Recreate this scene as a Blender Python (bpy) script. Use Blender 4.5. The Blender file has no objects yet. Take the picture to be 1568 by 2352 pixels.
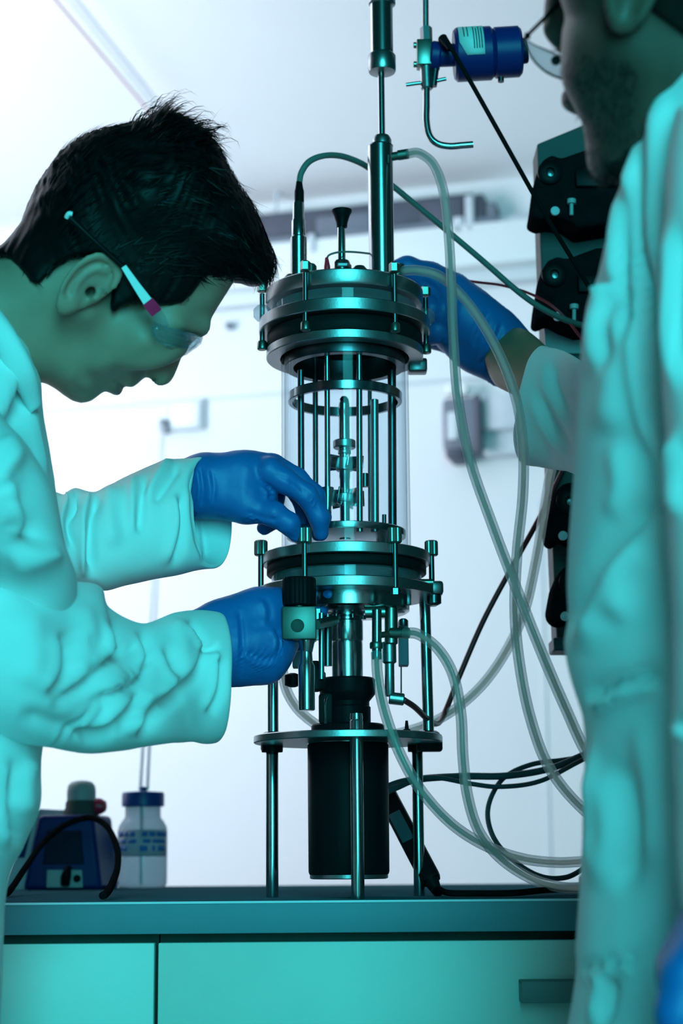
import bpy, bmesh, math, random
import numpy as np
from mathutils import Vector, Matrix

random.seed(7)
rng = np.random.default_rng(7)
scene = bpy.context.scene
COL = scene.collection

# ------------------------------------------------------------------ camera
F, CX, CY = 4150.0, 784.0, 1176.0          # focal length and centre in the 1568 x 2352 frame
PITCH = math.atan(799.0 / F)
ROLL = math.radians(0.45)
CAM = Vector((0.0, 0.0, 0.9362))
CAM_ROT = Matrix.Rotation(math.pi / 2 + PITCH, 3, 'X') @ Matrix.Rotation(-ROLL, 3, 'Z')
cam_data = bpy.data.cameras.new('camera')
cam = bpy.data.objects.new('camera', cam_data)
COL.objects.link(cam)
cam.location = CAM
cam.rotation_euler = CAM_ROT.to_euler()
cam_data.sensor_fit = 'VERTICAL'
cam_data.sensor_height = 36.0
cam_data.lens = F / 2352.0 * 36.0
cam_data.clip_start = 0.02
cam_data.dof.use_dof = True
cam_data.dof.focus_distance = 1.72
cam_data.dof.aperture_fstop = 6.0
scene.camera = cam

# ------------------------------------------------------------------ world, lights, exposure
scene.view_settings.view_transform = 'Standard'
scene.view_settings.look = 'None'
scene.view_settings.gamma = 1.0
scene.view_settings.use_curve_mapping = False
scene.view_settings.exposure = 0.0
world = bpy.data.worlds.new('world')
scene.world = world
world.use_nodes = True
world.node_tree.nodes['Background'].inputs[0].default_value = (0.04, 0.30, 0.33, 1)
world.node_tree.nodes['Background'].inputs[1].default_value = 0.10

def area(name, loc, target, size, size_y, power, color, spread=180):
    d = bpy.data.lights.new(name, 'AREA')
    d.shape = 'RECTANGLE'; d.size = size; d.size_y = size_y
    d.energy = power; d.color = color; d.spread = math.radians(spread)
    o = bpy.data.objects.new(name, d); COL.objects.link(o)
    o.location = loc
    o.rotation_euler = (Vector(target) - Vector(loc)).to_track_quat('-Z', 'Y').to_euler()
    return o

# teal work lamp behind the camera, the only light on the near sides
area('teal_lamp', (0.32, -1.55, 1.75), (-0.08, 1.6, 1.35), 1.0, 2.0, 41, (0.06, 0.86, 0.92), 120)
area('teal_lamp_low', (-0.25, 0.0, 0.60), (-0.25, 1.7, 0.80), 0.5, 0.25, 0.35, (0.09, 0.95, 0.86), 110)
# daylight lamps of the back of the room
area('room_lamp_left', (-2.3, 3.3, 1.85), (-1.0, 4.7, 3.2), 1.6, 1.6, 97, (0.82, 0.885, 1.0), 180)
area('room_lamp_low', (-0.7, 3.4, 0.25), (-0.3, 5.2, 1.2), 2.6, 0.5, 4, (0.82, 0.885, 1.0), 180)

# ------------------------------------------------------------------ picture geometry helpers
def ray(px, py):
    return CAM_ROT @ Vector((px - CX, CY - py, -F))

def P(px, py, Y):
    """world point seen at the pixel, on the vertical plane at distance Y"""
    d = ray(px, py)
    return CAM + d * ((Y - CAM.y) / d.y)

def PZ(px, py, z):
    d = ray(px, py)
    return CAM + d * ((z - CAM.z) / d.z)

_CI = CAM_ROT.transposed()
def S(p):
    """pixels per metre at a world point"""
    q = _CI @ (Vector(p) - CAM)
    return F / -q.z

_CIn = np.array(_CI)
def project(v):
    q = (np.asarray(v) - np.array(CAM)) @ _CIn.T
    return np.stack([CX + F * q[:, 0] / -q[:, 2], CY - F * q[:, 1] / -q[:, 2]], 1)

class Frame:
    """a view-facing local frame: u right, v up, w away from the camera"""
    def __init__(s, px, py, Y):
        s.o = P(px, py, Y)
        s.w = ray(px, py).normalized()
        r = CAM_ROT @ Vector((1, 0, 0))
        s.u = (r - s.w * r.dot(s.w)).normalized()
        s.v = s.u.cross(s.w).normalized()
        s.M = np.array([s.u, s.v, s.w])
    def uv(s, px, py, w=0.0):
        d = ray(px, py)
        o = s.o + s.w * w
        p = CAM + d * ((o - CAM).dot(s.w) / d.dot(s.w))
        q = p - s.o
        return (q.dot(s.u), q.dot(s.v))
    def uvw(s, px, py, w=0.0):
        a = s.uv(px, py, w)
        return np.array([a[0], a[1], w])
    def world(s, pts):
        return np.asarray(pts) @ s.M + np.array(s.o)
    def pt(s, px, py, w=0.0):
        return s.world([s.uvw(px, py, w)])[0]

# ------------------------------------------------------------------ materials
MATS = {}
def mat(name, color=(0.8, 0.8, 0.8), rough=0.5, metal=0.0, noise=0.0, nscale=40.0, bump=0.0, bscale=200.0,
        sheen=0.0, coat=0.0, trans=0.0, ior=1.45, sss=0.0, attr=None, spec=0.5):
    m = bpy.data.materials.new(name); m.use_nodes = True
    nt = m.node_tree; b = nt.nodes['Principled BSDF']
    b.inputs['Base Color'].default_value = (*color, 1)
    b.inputs['Roughness'].default_value = rough
    b.inputs['Metallic'].default_value = metal
    b.inputs['IOR'].default_value = ior
    b.inputs['Specular IOR Level'].default_value = spec
    if sheen: b.inputs['Sheen Weight'].default_value = sheen
    if coat: b.inputs['Coat Weight'].default_value = coat
    if trans: b.inputs['Transmission Weight'].default_value = trans
    if sss:
        b.inputs['Subsurface Weight'].default_value = sss
        b.inputs['Subsurface Radius'].default_value = (0.006, 0.003, 0.002)
    src = None
    if attr:
        a = nt.nodes.new('ShaderNodeAttribute'); a.attribute_name = attr
        src = a.outputs['Color']
    if noise or bump:
        tc = nt.nodes.new('ShaderNodeTexCoord')
    if noise:
        n = nt.nodes.new('ShaderNodeTexNoise'); n.inputs['Scale'].default_value = nscale
        n.inputs['Detail'].default_value = 4
        nt.links.new(tc.outputs['Object'], n.inputs['Vector'])
        mr = nt.nodes.new('ShaderNodeMapRange')
        mr.inputs['To Min'].default_value = 1 - noise; mr.inputs['To Max'].default_value = 1 + noise
        mr.inputs['From Min'].default_value = 0.3; mr.inputs['From Max'].default_value = 0.7
        nt.links.new(n.outputs['Fac'], mr.inputs['Value'])
        vm = nt.nodes.new('ShaderNodeVectorMath'); vm.operation = 'SCALE'
        if src is not None: nt.links.new(src, vm.inputs[0])
        else: vm.inputs[0].default_value = color
        nt.links.new(mr.outputs['Result'], vm.inputs['Scale'])
        src = vm.outputs['Vector']
    if src is not None: nt.links.new(src, b.inputs['Base Color'])
    if bump:
        n2 = nt.nodes.new('ShaderNodeTexNoise'); n2.inputs['Scale'].default_value = bscale
        n2.inputs['Detail'].default_value = 3
        nt.links.new(tc.outputs['Object'], n2.inputs['Vector'])
        bp = nt.nodes.new('ShaderNodeBump'); bp.inputs['Strength'].default_value = bump
        bp.inputs['Distance'].default_value = 0.002
        nt.links.new(n2.outputs['Fac'], bp.inputs['Height'])
        nt.links.new(bp.outputs['Normal'], b.inputs['Normal'])
    MATS[name] = m
    return m

def clear_mat(name, tint, rough, ior=1.45, gloss=1.0, body=None, body_mix=0.0, through=0.5):
    """clear wall: lets light straight through with a Fresnel-weighted gloss and an optional milky body"""
    m = bpy.data.materials.new(name); m.use_nodes = True
    nt = m.node_tree; nt.nodes.remove(nt.nodes['Principled BSDF'])
    out = nt.nodes['Material Output']
    tr = nt.nodes.new('ShaderNodeBsdfTransparent'); tr.inputs[0].default_value = (*tint, 1)
    gl = nt.nodes.new('ShaderNodeBsdfGlossy'); gl.inputs['Color'].default_value = (gloss * 0.6, gloss * 0.6, gloss * 0.6, 1)
    gl.inputs['Roughness'].default_value = rough
    lw = nt.nodes.new('ShaderNodeLayerWeight'); lw.inputs['Blend'].default_value = 0.5
    pw = nt.nodes.new('ShaderNodeMath'); pw.operation = 'POWER'; pw.inputs[1].default_value = 4.0
    nt.links.new(lw.outputs['Facing'], pw.inputs[0])
    fr = nt.nodes.new('ShaderNodeMath'); fr.operation = 'MULTIPLY_ADD'
    f0 = ((ior - 1) / (ior + 1)) ** 2
    fr.inputs[1].default_value = 0.55 - f0; fr.inputs[2].default_value = f0
    nt.links.new(pw.outputs[0], fr.inputs[0])
    base = tr.outputs[0]
    if body:
        pb = nt.nodes.new('ShaderNodeBsdfDiffuse'); pb.inputs[0].default_value = (*body, 1)
        tl = nt.nodes.new('ShaderNodeBsdfTranslucent'); tl.inputs[0].default_value = (*body, 1)
        ad = nt.nodes.new('ShaderNodeMixShader'); ad.inputs[0].default_value = through
        nt.links.new(pb.outputs[0], ad.inputs[1]); nt.links.new(tl.outputs[0], ad.inputs[2])
        mx = nt.nodes.new('ShaderNodeMixShader'); mx.inputs[0].default_value = body_mix
        nt.links.new(tr.outputs[0], mx.inputs[1]); nt.links.new(ad.outputs[0], mx.inputs[2])
        base = mx.outputs[0]
    mix = nt.nodes.new('ShaderNodeMixShader')
    nt.links.new(fr.outputs[0], mix.inputs[0])
    nt.links.new(base, mix.inputs[1]); nt.links.new(gl.outputs[0], mix.inputs[2])
    nt.links.new(mix.outputs[0], out.inputs['Surface'])
    MATS[name] = m
    return m

mat('wall_paint', (0.77, 0.79, 0.82), 0.6, noise=0.015, nscale=2)
mat('ceiling_paint', (0.91, 0.93, 0.95), 0.7, noise=0.02, nscale=1.2)
mat('floor_vinyl', (0.33, 0.36, 0.38), 0.4, noise=0.08, nscale=25)
mat('white_board', (0.84, 0.87, 0.89), 0.35, noise=0.01, nscale=4)
mat('trim_grey', (0.60, 0.64, 0.70), 0.5, noise=0.03)
mat('trim_pale', (0.72, 0.76, 0.80), 0.5, noise=0.02)
mat('dark_slot', (0.085, 0.09, 0.125), 0.6, noise=0.15, nscale=9)
mat('slate', (0.17, 0.19, 0.24), 0.6, noise=0.1, nscale=12)
mat('worktop', (0.035, 0.10, 0.125), 0.6, noise=0.04, nscale=60, spec=0.0)
mat('worktop_edge', (0.13, 0.235, 0.28), 0.45, noise=0.02, nscale=40, spec=0.2)
mat('drawer', (0.60, 0.66, 0.60), 0.42, noise=0.02, nscale=20)
mat('gap_dark', (0.03, 0.06, 0.05), 0.7, noise=0.2)
mat('handle_metal', (0.16, 0.19, 0.19), 0.5, noise=0.05)
mat('steel', (0.40, 0.42, 0.43), 0.20, 1.0, noise=0.05, nscale=90)
mat('steel_satin', (0.38, 0.40, 0.41), 0.34, 1.0, noise=0.06, nscale=120, bump=0.04, bscale=400)
mat('steel_dark', (0.13, 0.14, 0.15), 0.30, 1.0, noise=0.08, nscale=80)
mat('brass_dull', (0.24, 0.28, 0.25), 0.36, 1.0, noise=0.06, nscale=90)
mat('black_plastic', (0.007, 0.007, 0.009), 0.45, noise=0.2, nscale=60, spec=0.06)
mat('black_matte', (0.008, 0.009, 0.011), 0.6, noise=0.2, nscale=60, spec=0.0)
mat('valve_metal', (0.11, 0.14, 0.125), 0.42, 1.0, noise=0.06, nscale=90)
mat('black_satin', (0.006, 0.006, 0.008), 0.45, noise=0.1, nscale=60, spec=0.12)
mat('rubber', (0.008, 0.009, 0.010), 0.55, noise=0.2, nscale=50, spec=0.12)
mat('cable_black', (0.008, 0.009, 0.010), 0.6, noise=0.1, spec=0.0)
mat('cable_slate', (0.055, 0.075, 0.09), 0.5, noise=0.1, spec=0.2)
mat('cable_grey', (0.14, 0.16, 0.15), 0.5, noise=0.05, spec=0.3)
mat('cable_pink', (0.72, 0.42, 0.44), 0.5, noise=0.03)
mat('cable_red', (0.55, 0.02, 0.03), 0.4, noise=0.05)
mat('tube_red', (0.16, 0.02, 0.025), 0.35, noise=0.05)
mat('red_clip', (1.0, 0.015, 0.03), 0.35, noise=0.05)
mat('blue_paint', (0.006, 0.022, 0.15), 0.4, noise=0.06, nscale=30, spec=0.3)
mat('blue_dark', (0.004, 0.008, 0.035), 0.5, noise=0.06, nscale=30, spec=0.2)
mat('blue_cap', (0.004, 0.045, 0.23), 0.4, noise=0.04)
mat('label_white', (0.80, 0.82, 0.80), 0.5, noise=0.02)
mat('label_ink', (0.03, 0.05, 0.08), 0.6, noise=0.05)
mat('label_blue', (0.03, 0.13, 0.42), 0.55, noise=0.05)
mat('panel_grey', (0.085, 0.085, 0.085), 0.55, noise=0.04, nscale=30, spec=0.2)
mat('grey_plastic', (0.42, 0.45, 0.46), 0.45, noise=0.04)
mat('light_plastic', (0.66, 0.70, 0.75), 0.4, noise=0.03)
mat('red_button', (0.6, 0.02, 0.06), 0.35, noise=0.04)
mat('coat_cloth', (0.86, 0.86, 0.86), 0.9, noise=0.02, nscale=14, bump=0.10, bscale=900, spec=0.08)
mat('glove', (0.004, 0.13, 0.40), 0.45, noise=0.04, nscale=30, bump=0.05, bscale=500)
mat('skin', (0.40, 0.25, 0.19), 0.5, noise=0.05, nscale=60, bump=0.05, bscale=700, sss=0.0, attr='Col')
mat('hair_black', (0.003, 0.003, 0.0035), 0.5, noise=0.3, nscale=120, spec=0.18)
mat('hair_brown', (0.014, 0.011, 0.009), 0.6, noise=0.3, nscale=120, spec=0.15)
mat('trousers', (0.03, 0.035, 0.05), 0.8, noise=0.1, nscale=200)
mat('magenta', (1.0, 0.012, 0.09), 0.35, noise=0.03)
mat('white_plastic', (0.86, 0.88, 0.88), 0.35, noise=0.02)
clear_mat('vessel_glass', (0.92, 0.96, 0.98), 0.02, 1.42, gloss=0.35)
clear_mat('clear_plastic', (0.78, 0.86, 0.90), 0.06, 1.45, body=(0.55, 0.62, 0.66), body_mix=0.22)
clear_mat('lens_clear', (0.80, 0.88, 0.90), 0.04, 1.6, gloss=1.5, body=(0.75, 0.8, 0.82), body_mix=0.10)
clear_mat('tube_clear', (0.86, 0.91, 0.92), 0.12, 1.35, body=(0.80, 0.80, 0.78), body_mix=0.34, through=0.75)
clear_mat('tube_highlight', (0.97, 0.97, 0.96), 0.2, 1.05, body=(1.0, 0.97, 0.90), body_mix=0.75, through=0.75)
clear_mat('bottle_milky', (0.68, 0.78, 0.84), 0.2, 1.3, body=(0.60, 0.66, 0.70), body_mix=0.6)

# ------------------------------------------------------------------ objects
def link(name, me, parent=None):
    o = bpy.data.objects.new(name, me); COL.objects.link(o)
    if parent is not None: o.parent = parent
    return o

def base_of(o):
    b = Vector((0, 0, 0))
    while o is not None:
        b = b + o.location; o = o.parent
    return b

def thing(name, label, category, loc=(0, 0, 0), group=None):
    o = bpy.data.objects.new(name, None); COL.objects.link(o)
    o.location = loc; o.empty_display_size = 0.05
    o['label'] = label; o['category'] = category
    if group: o['group'] = group
    return o

def tag(o, label, category, group=None):
    o['label'] = label; o['category'] = category
    if group: o['group'] = group
    return o

def structure(o, label=None):
    o['kind'] = 'structure'
    if label: o['label'] = label
    return o

def catmull(pts, n, closed=False):
    p = np.asarray(pts, float)
    if closed: q = np.vstack([p[-1:], p, p[:2]])
    else: q = np.vstack([2 * p[:1] - p[1:2], p, 2 * p[-1:] - p[-2:-1]])
    m = len(q) - 3
    out = []
    ts = np.linspace(0, m, n, endpoint=not closed)
    for t in ts:
        i = min(int(t), m - 1); f = t - i
        a, b, c, d = q[i], q[i + 1], q[i + 2], q[i + 3]
        out.append(0.5 * (2 * b + (c - a) * f + (2 * a - 5 * b + 4 * c - d) * f * f + (3 * b - a - 3 * c + d) * f ** 3))
    return np.array(out)

class MB:
    """collects geometry in world space and links it as one mesh"""
    def __init__(s):
        s.v = []; s.f = []; s.mi = []; s.cur = 0
    def add(s, verts, faces):
        k = len(s.v)
        s.v.extend([tuple(map(float, p)) for p in verts])
        for f in faces:
            s.f.append([i + k for i in f]); s.mi.append(s.cur)
        return s
    def slot(s, i):
        s.cur = i; return s
    def box(s, c, size, M=None, bevel=0.0):
        x, y, z = [a / 2 for a in size]
        b = min(bevel, x * .9, y * .9, z * .9)
        if b <= 0:
            vs = [(-x, -y, -z), (x, -y, -z), (x, y, -z), (-x, y, -z), (-x, -y, z), (x, -y, z), (x, y, z), (-x, y, z)]
            fs = [(0, 3, 2, 1), (4, 5, 6, 7), (0, 1, 5, 4), (1, 2, 6, 5), (2, 3, 7, 6), (3, 0, 4, 7)]
        else:
            bm = bmesh.new(); bmesh.ops.create_cube(bm, size=1)
            bmesh.ops.scale(bm, vec=(size[0], size[1], size[2]), verts=bm.verts)
            bmesh.ops.bevel(bm, geom=bm.edges[:], offset=b, segments=2, affect='EDGES', profile=0.5)
            bm.verts.index_update()
            vs = [tuple(v.co) for v in bm.verts]; fs = [[v.index for v in f.verts] for f in bm.faces]; bm.free()
        c = Vector(c)
        if M is None: M = Matrix.Identity(3)
        return s.add([c + M @ Vector(v) for v in vs], fs)
    def lathe(s, c, prof, n=48, axis=None, caps=True, closed=False):
        """prof: (radius, height) along the axis"""
        c = Vector(c)
        ax = Vector(axis).normalized() if axis is not None else Vector((0, 0, 1))
        t = Vector((1, 0, 0)) if abs(ax.x) < 0.9 else Vector((0, 1, 0))
        e1 = (t - ax * t.dot(ax)).normalized(); e2 = ax.cross(e1)
        vs = []; fs = []
        for r, h in prof:
            for i in range(n):
                a = 2 * math.pi * i / n
                vs.append(c + ax * h + (e1 * math.cos(a) + e2 * math.sin(a)) * r)
        m = len(prof)
        for j in range(m - 1 + (1 if closed else 0)):
            for i in range(n):
                a = j * n + i; b = j * n + (i + 1) % n
                j2 = (j + 1) % m
                fs.append((a, b, j2 * n + (i + 1) % n, j2 * n + i))
        if caps and not closed:
            if prof[0][0] > 1e-6: fs.append(list(range(n))[::-1])
            if prof[-1][0] > 1e-6: fs.append([(m - 1) * n + i for i in range(n)])
        return s.add(vs, fs)
    def cyl(s, a, b, r, n=24, r2=None, ch=0.0):
        a = Vector(a); b = Vector(b); L = (b - a).length
        r2 = r if r2 is None else r2
        if ch: prof = [(r - ch, 0), (r, ch), (r2, L - ch), (r2 - ch, L)]
        else: prof = [(r, 0), (r2, L)]
        return s.lathe(a, prof, n, axis=(b - a))
    def ring(s, c, r0, r1, z0, z1, n=72, ch=0.0008):
        """flat ring between radii r0 < r1 from z0 to z1 (relative to c)"""
        prof = [(r0, z0), (r1 - ch, z0), (r1, z0 + ch), (r1, z1 - ch), (r1 - ch, z1), (r0, z1)]
        return s.lathe(c, prof, n, closed=True)
    def tube(s, pts, r, n=12, m=None, caps=True, smooth=True):
        pts = [np.array(p, float) for p in pts]
        rs = np.full(len(pts), r) if np.isscalar(r) else np.array(r, float)
        if smooth and len(pts) > 2:
            m = m or 10 * (len(pts) - 1) + 1
            q = catmull(np.hstack([np.array(pts), rs[:, None]]), m)
        else: q = np.hstack([np.array(pts), rs[:, None]])
        X = q[:, :3]; R = q[:, 3]
        T = np.gradient(X, axis=0); T /= np.linalg.norm(T, axis=1)[:, None] + 1e-12
        up = np.array([0, 0, 1.0]) if abs(T[0][2]) < 0.9 else np.array([0, 1.0, 0])
        e = up - T[0] * up.dot(T[0]); e /= np.linalg.norm(e)
        vs = []
        ang = np.arange(n) * 2 * math.pi / n
        for i in range(len(X)):
            e = e - T[i] * e.dot(T[i]); e /= np.linalg.norm(e)
            b = np.cross(T[i], e)
            vs.append(X[i] + R[i] * (np.cos(ang)[:, None] * e + np.sin(ang)[:, None] * b))
        vs = np.vstack(vs); fs = []
        for j in range(len(X) - 1):
            for i in range(n):
                a = j * n + i; b = j * n + (i + 1) % n
                fs.append((a, b, b + n, a + n))
        if caps:
            fs.append(list(range(n))[::-1]); k = (len(X) - 1) * n
            fs.append([k + i for i in range(n)])
        return s.add(vs, fs)
    def prism(s, poly, off):
        """extrude a 3D polygon by a vector"""
        n = len(poly); off = Vector(off)
        vs = [Vector(p) for p in poly] + [Vector(p) + off for p in poly]
        fs = [list(range(n))[::-1], [n + i for i in range(n)]]
        fs += [(i, (i + 1) % n, n + (i + 1) % n, n + i) for i in range(n)]
        return s.add(vs, fs)
    def build(s, name, mats, parent=None, angle=40, flip=True):
        me = bpy.data.meshes.new(name)
        b = np.array(base_of(parent)) if parent is not None else np.zeros(3)
        v = np.array(s.v) - b
        me.from_pydata(v.tolist(), [], s.f)
        if isinstance(mats, str): mats = [mats]
        for m in mats: me.materials.append(MATS[m])
        me.polygons.foreach_set('material_index', s.mi)
        if flip:
            bm = bmesh.new(); bm.from_mesh(me); bmesh.ops.recalc_face_normals(bm, faces=bm.faces[:]); bm.to_mesh(me); bm.free()
        me.polygons.foreach_set('use_smooth', [angle > 0] * len(me.polygons))
        if 0 < angle < 180: me.set_sharp_from_angle(angle=math.radians(angle))
        me.update()
        return link(name, me, parent)

def mesh_np(name, v, f, mats, parent=None, col=None, smooth=True, mi=None):
    me = bpy.data.meshes.new(name)
    b = np.array(base_of(parent)) if parent is not None else np.zeros(3)
    me.from_pydata((np.asarray(v) - b).tolist(), [], [list(map(int, q)) for q in f])
    if isinstance(mats, str): mats = [mats]
    for m in mats: me.materials.append(MATS[m])
    if mi is not None: me.polygons.foreach_set('material_index', mi)
    if col is not None:
        a = me.color_attributes.new('Col', 'FLOAT_COLOR', 'POINT')
        a.data.foreach_set('color', np.hstack([col, np.ones((len(col), 1))]).astype(np.float32).ravel())
    bm = bmesh.new(); bm.from_mesh(me); bmesh.ops.recalc_face_normals(bm, faces=bm.faces[:]); bm.to_mesh(me); bm.free()
    me.polygons.foreach_set('use_smooth', [smooth] * len(me.polygons))
    me.update()
    return link(name, me, parent)

# ------------------------------------------------------------------ implicit surfaces
def surface_nets(f, origin, h):
    nx, ny, nz = f.shape
    s = f < 0
    c = [f[i:nx - 1 + i, j:ny - 1 + j, k:nz - 1 + k] for i in (0, 1) for j in (0, 1) for k in (0, 1)]
    sc_ = [s[i:nx - 1 + i, j:ny - 1 + j, k:nz - 1 + k] for i in (0, 1) for j in (0, 1) for k in (0, 1)]
    tot = sum(x.astype(np.int8) for x in sc_)
    act = (tot > 0) & (tot < 8)
    idx = np.argwhere(act)
    vid = -np.ones(act.shape, np.int64); vid[act] = np.arange(len(idx))
    acc = np.zeros((len(idx), 3)); cnt = np.zeros(len(idx))
    corner = [(i, j, k) for i in (0, 1) for j in (0, 1) for k in (0, 1)]
    cv = np.stack([x[act] for x in c], 1)
    for a in range(8):
        for b in range(a + 1, 8):
            d = np.array(corner[b]) - np.array(corner[a])
            if abs(d).sum() != 1: continue
            fa, fb = cv[:, a], cv[:, b]
            m = (fa < 0) != (fb < 0)
            t = np.where(m, fa / np.where(m, fa - fb, 1), 0)
            acc[m] += np.array(corner[a]) + t[m, None] * d
            cnt[m] += 1
    v = (idx + acc / cnt[:, None]) * h + np.array(origin)
    faces = []
    for ax in range(3):
        sl0 = [slice(None)] * 3; sl1 = [slice(None)] * 3
        sl0[ax] = slice(0, -1); sl1[ax] = slice(1, None)
        ch = s[tuple(sl0)] != s[tuple(sl1)]
        e = np.argwhere(ch)
        o1, o2 = [a for a in range(3) if a != ax]
        ok = (e[:, o1] > 0) & (e[:, o2] > 0) & (e[:, o1] < act.shape[o1]) & (e[:, o2] < act.shape[o2])
        e = e[ok]
        def g(d1, d2):
            q = e.copy(); q[:, o1] += d1; q[:, o2] += d2
            return vid[q[:, 0], q[:, 1], q[:, 2]]
        faces.append(np.stack([g(-1, -1), g(0, -1), g(0, 0), g(-1, 0)], 1))
    return v, np.vstack(faces)

def smin(a, b, k):
    h = np.clip(0.5 + 0.5 * (b - a) / k, 0, 1)
    return b + (a - b) * h - k * h * (1 - h)

def smax(a, b, k):
    return -smin(-a, -b, k)

def sd_cone(p, a, b, ra, rb):
    """capsule with radius blended from ra to rb"""
    a = np.asarray(a, float); b = np.asarray(b, float)
    ab = b - a; t = np.clip(((p - a) @ ab) / (ab @ ab), 0, 1)
    d = p - a - t[..., None] * ab
    return np.sqrt((d * d).sum(-1)) - (ra + (rb - ra) * t)

def sd_ell(p, c, r, M=None):
    q = p - np.asarray(c, float)
    if M is not None: q = q @ np.asarray(M).T
    r = np.asarray(r, float)
    k0 = np.sqrt(((q / r) ** 2).sum(-1)); k1 = np.sqrt(((q / r ** 2) ** 2).sum(-1))
    return k0 * (k0 - 1.0) / np.maximum(k1, 1e-9)

def grid(lo, hi, h):
    n = [int(math.ceil((b - a) / h)) + 1 for a, b in zip(lo, hi)]
    ax = [lo[i] + h * np.arange(n[i]) for i in range(3)]
    return np.stack(np.meshgrid(*ax, indexing='ij'), -1)

def sd_poly(pts, poly):
    """signed distance to a polygon (positive inside)"""
    poly = np.asarray(poly, float)
    d = np.full(pts.shape[:-1], 1e9); inside = np.zeros(pts.shape[:-1], bool)
    n = len(poly)
    for i in range(n):
        a = poly[i]; b = poly[(i + 1) % n]
        e = b - a; w = pts - a
        t = np.clip((w @ e) / max(e @ e, 1e-12), 0, 1)
        q = w - t[..., None] * e
        d = np.minimum(d, (q * q).sum(-1))
        if a[1] != b[1]:
            c = (a[1] > pts[..., 1]) != (b[1] > pts[..., 1])
            x = a[0] + (pts[..., 1] - a[1]) * (b[0] - a[0]) / (b[1] - a[1])
            inside ^= c & (pts[..., 0] < x)
    d = np.sqrt(d)
    return np.where(inside, d, -d)

def smooth_mesh(v, f, it=4, lam=0.5):
    f = np.asarray(f)
    n = len(v)
    e = np.vstack([f[:, [i, (i + 1) % f.shape[1]]] for i in range(f.shape[1])])
    e = np.vstack([e, e[:, ::-1]])
    deg = np.bincount(e[:, 0], minlength=n).astype(float)[:, None]
    for _ in range(it):
        a = np.zeros_like(v)
        for c in range(3): a[:, c] = np.bincount(e[:, 0], weights=v[e[:, 1], c], minlength=n)
        v = v + lam * (a / np.maximum(deg, 1) - v)
    return v

def vnormals(v, f):
    f = np.asarray(f)
    nn = np.cross(v[f[:, 2]] - v[f[:, 0]], v[f[:, 3]] - v[f[:, 1]]) if f.shape[1] == 4 else np.cross(v[f[:, 1]] - v[f[:, 0]], v[f[:, 2]] - v[f[:, 0]])
    out = np.zeros_like(v)
    for k in range(f.shape[1]):
        for c in range(3): out[:, c] += np.bincount(f[:, k], weights=nn[:, c], minlength=len(v))
    return out / (np.linalg.norm(out, axis=1)[:, None] + 1e-12)

def wave_noise(p, scale, seed, octaves=3):
    r = np.random.default_rng(seed)
    out = np.zeros(len(p)); amp = 1.0
    for o in range(octaves):
        for _ in range(5):
            k = r.normal(size=3); k *= scale * (1.9 ** o) / np.linalg.norm(k)
            out += amp * np.sin(p @ k * 6.283 + r.uniform(0, 6.283) + 1.3 * np.sin(p @ np.roll(k, 1) * 3.1 + r.uniform(0, 6)))
        amp *= 0.5
    return out / 5.0

def fold(v, f, creases, toward=True):
    """press and raise cloth folds: each crease is (pixel polyline, width px, depth m, kind)"""
    nrm = vnormals(v, f)
    view = v - np.array(CAM); view /= np.linalg.norm(view, axis=1)[:, None]
    facing = -(nrm * view).sum(1)
    if np.median(np.abs(facing)) and facing[np.argmin(np.linalg.norm(v - np.array(CAM), axis=1))] < 0:
        nrm = -nrm; facing = -facing
    px = project(v)
    gate = np.clip(facing * 2.0 + 0.3, 0, 1)
    for poly, w, depth, kind in creases:
        q = catmull(poly, 8 * len(poly))
        best = np.full(len(v), 1e9); sgn = np.zeros(len(v)); tt = np.zeros(len(v))
        for i in range(len(q) - 1):
            a, b = q[i], q[i + 1]; e = b - a
            d = px - a
            t = np.clip((d @ e) / (e @ e + 1e-9), 0, 1)
            r = d - t[:, None] * e
            dist = np.hypot(r[:, 0], r[:, 1])
            m = dist < best
            best[m] = dist[m]; tt[m] = (i + t[m]) / (len(q) - 1)
            sgn[m] = np.sign(e[0] * d[m, 1] - e[1] * d[m, 0])
        end = np.clip(np.minimum(tt, 1 - tt) * 6, 0, 1)
        x = best / w
        if kind == 'v': prof = -np.exp(-x * x)
        elif kind == 'r': prof = np.exp(-x * x)
        else: prof = sgn * x * np.exp(-x * x) * 2.0 - 0.35 * np.exp(-x * x * 2)
        v = v + nrm * (depth * prof * end * gate)[:, None]
    return v

def loft(sections, n_around=72, n_along=120, power=2.3, cap0=True, cap1=True):
    """sections: (top point, bottom point, half thickness vector); returns verts, quads"""
    A = np.array([np.hstack([(np.array(a) + np.array(b)) / 2, (np.array(a) - np.array(b)) / 2, np.array(t)]) for a, b, t in sections])
    Q = catmull(A, n_along)
    ang = np.arange(n_around) * 2 * math.pi / n_around
    ca, sa = np.cos(ang), np.sin(ang)
    ex = np.sign(ca) * np.abs(ca) ** (2 / power); ey = np.sign(sa) * np.abs(sa) ** (2 / power)
    v = (Q[:, None, 0:3] + ex[None, :, None] * Q[:, None, 3:6] + ey[None, :, None] * Q[:, None, 6:9]).reshape(-1, 3)
    f = []
    for j in range(n_along - 1):
        for i in range(n_around):
            a = j * n_around + i; b = j * n_around + (i + 1) % n_around
            f.append((a, b, b + n_around, a + n_around))
    f = [tuple(q) for q in f]
    for flag, j in ((cap0, 0), (cap1, n_along - 1)):
        if flag:
            c = v[j * n_around:(j + 1) * n_around].mean(0)
            v = np.vstack([v, c]); k = len(v) - 1
            f += [(j * n_around + i, j * n_around + (i + 1) % n_around, k, k) for i in range(n_around)]
    return v, np.array(f)

def clean(f):
    return [q if len(set(q)) == len(q) else list(dict.fromkeys(q)) for q in [list(map(int, x)) for x in f]]
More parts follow.
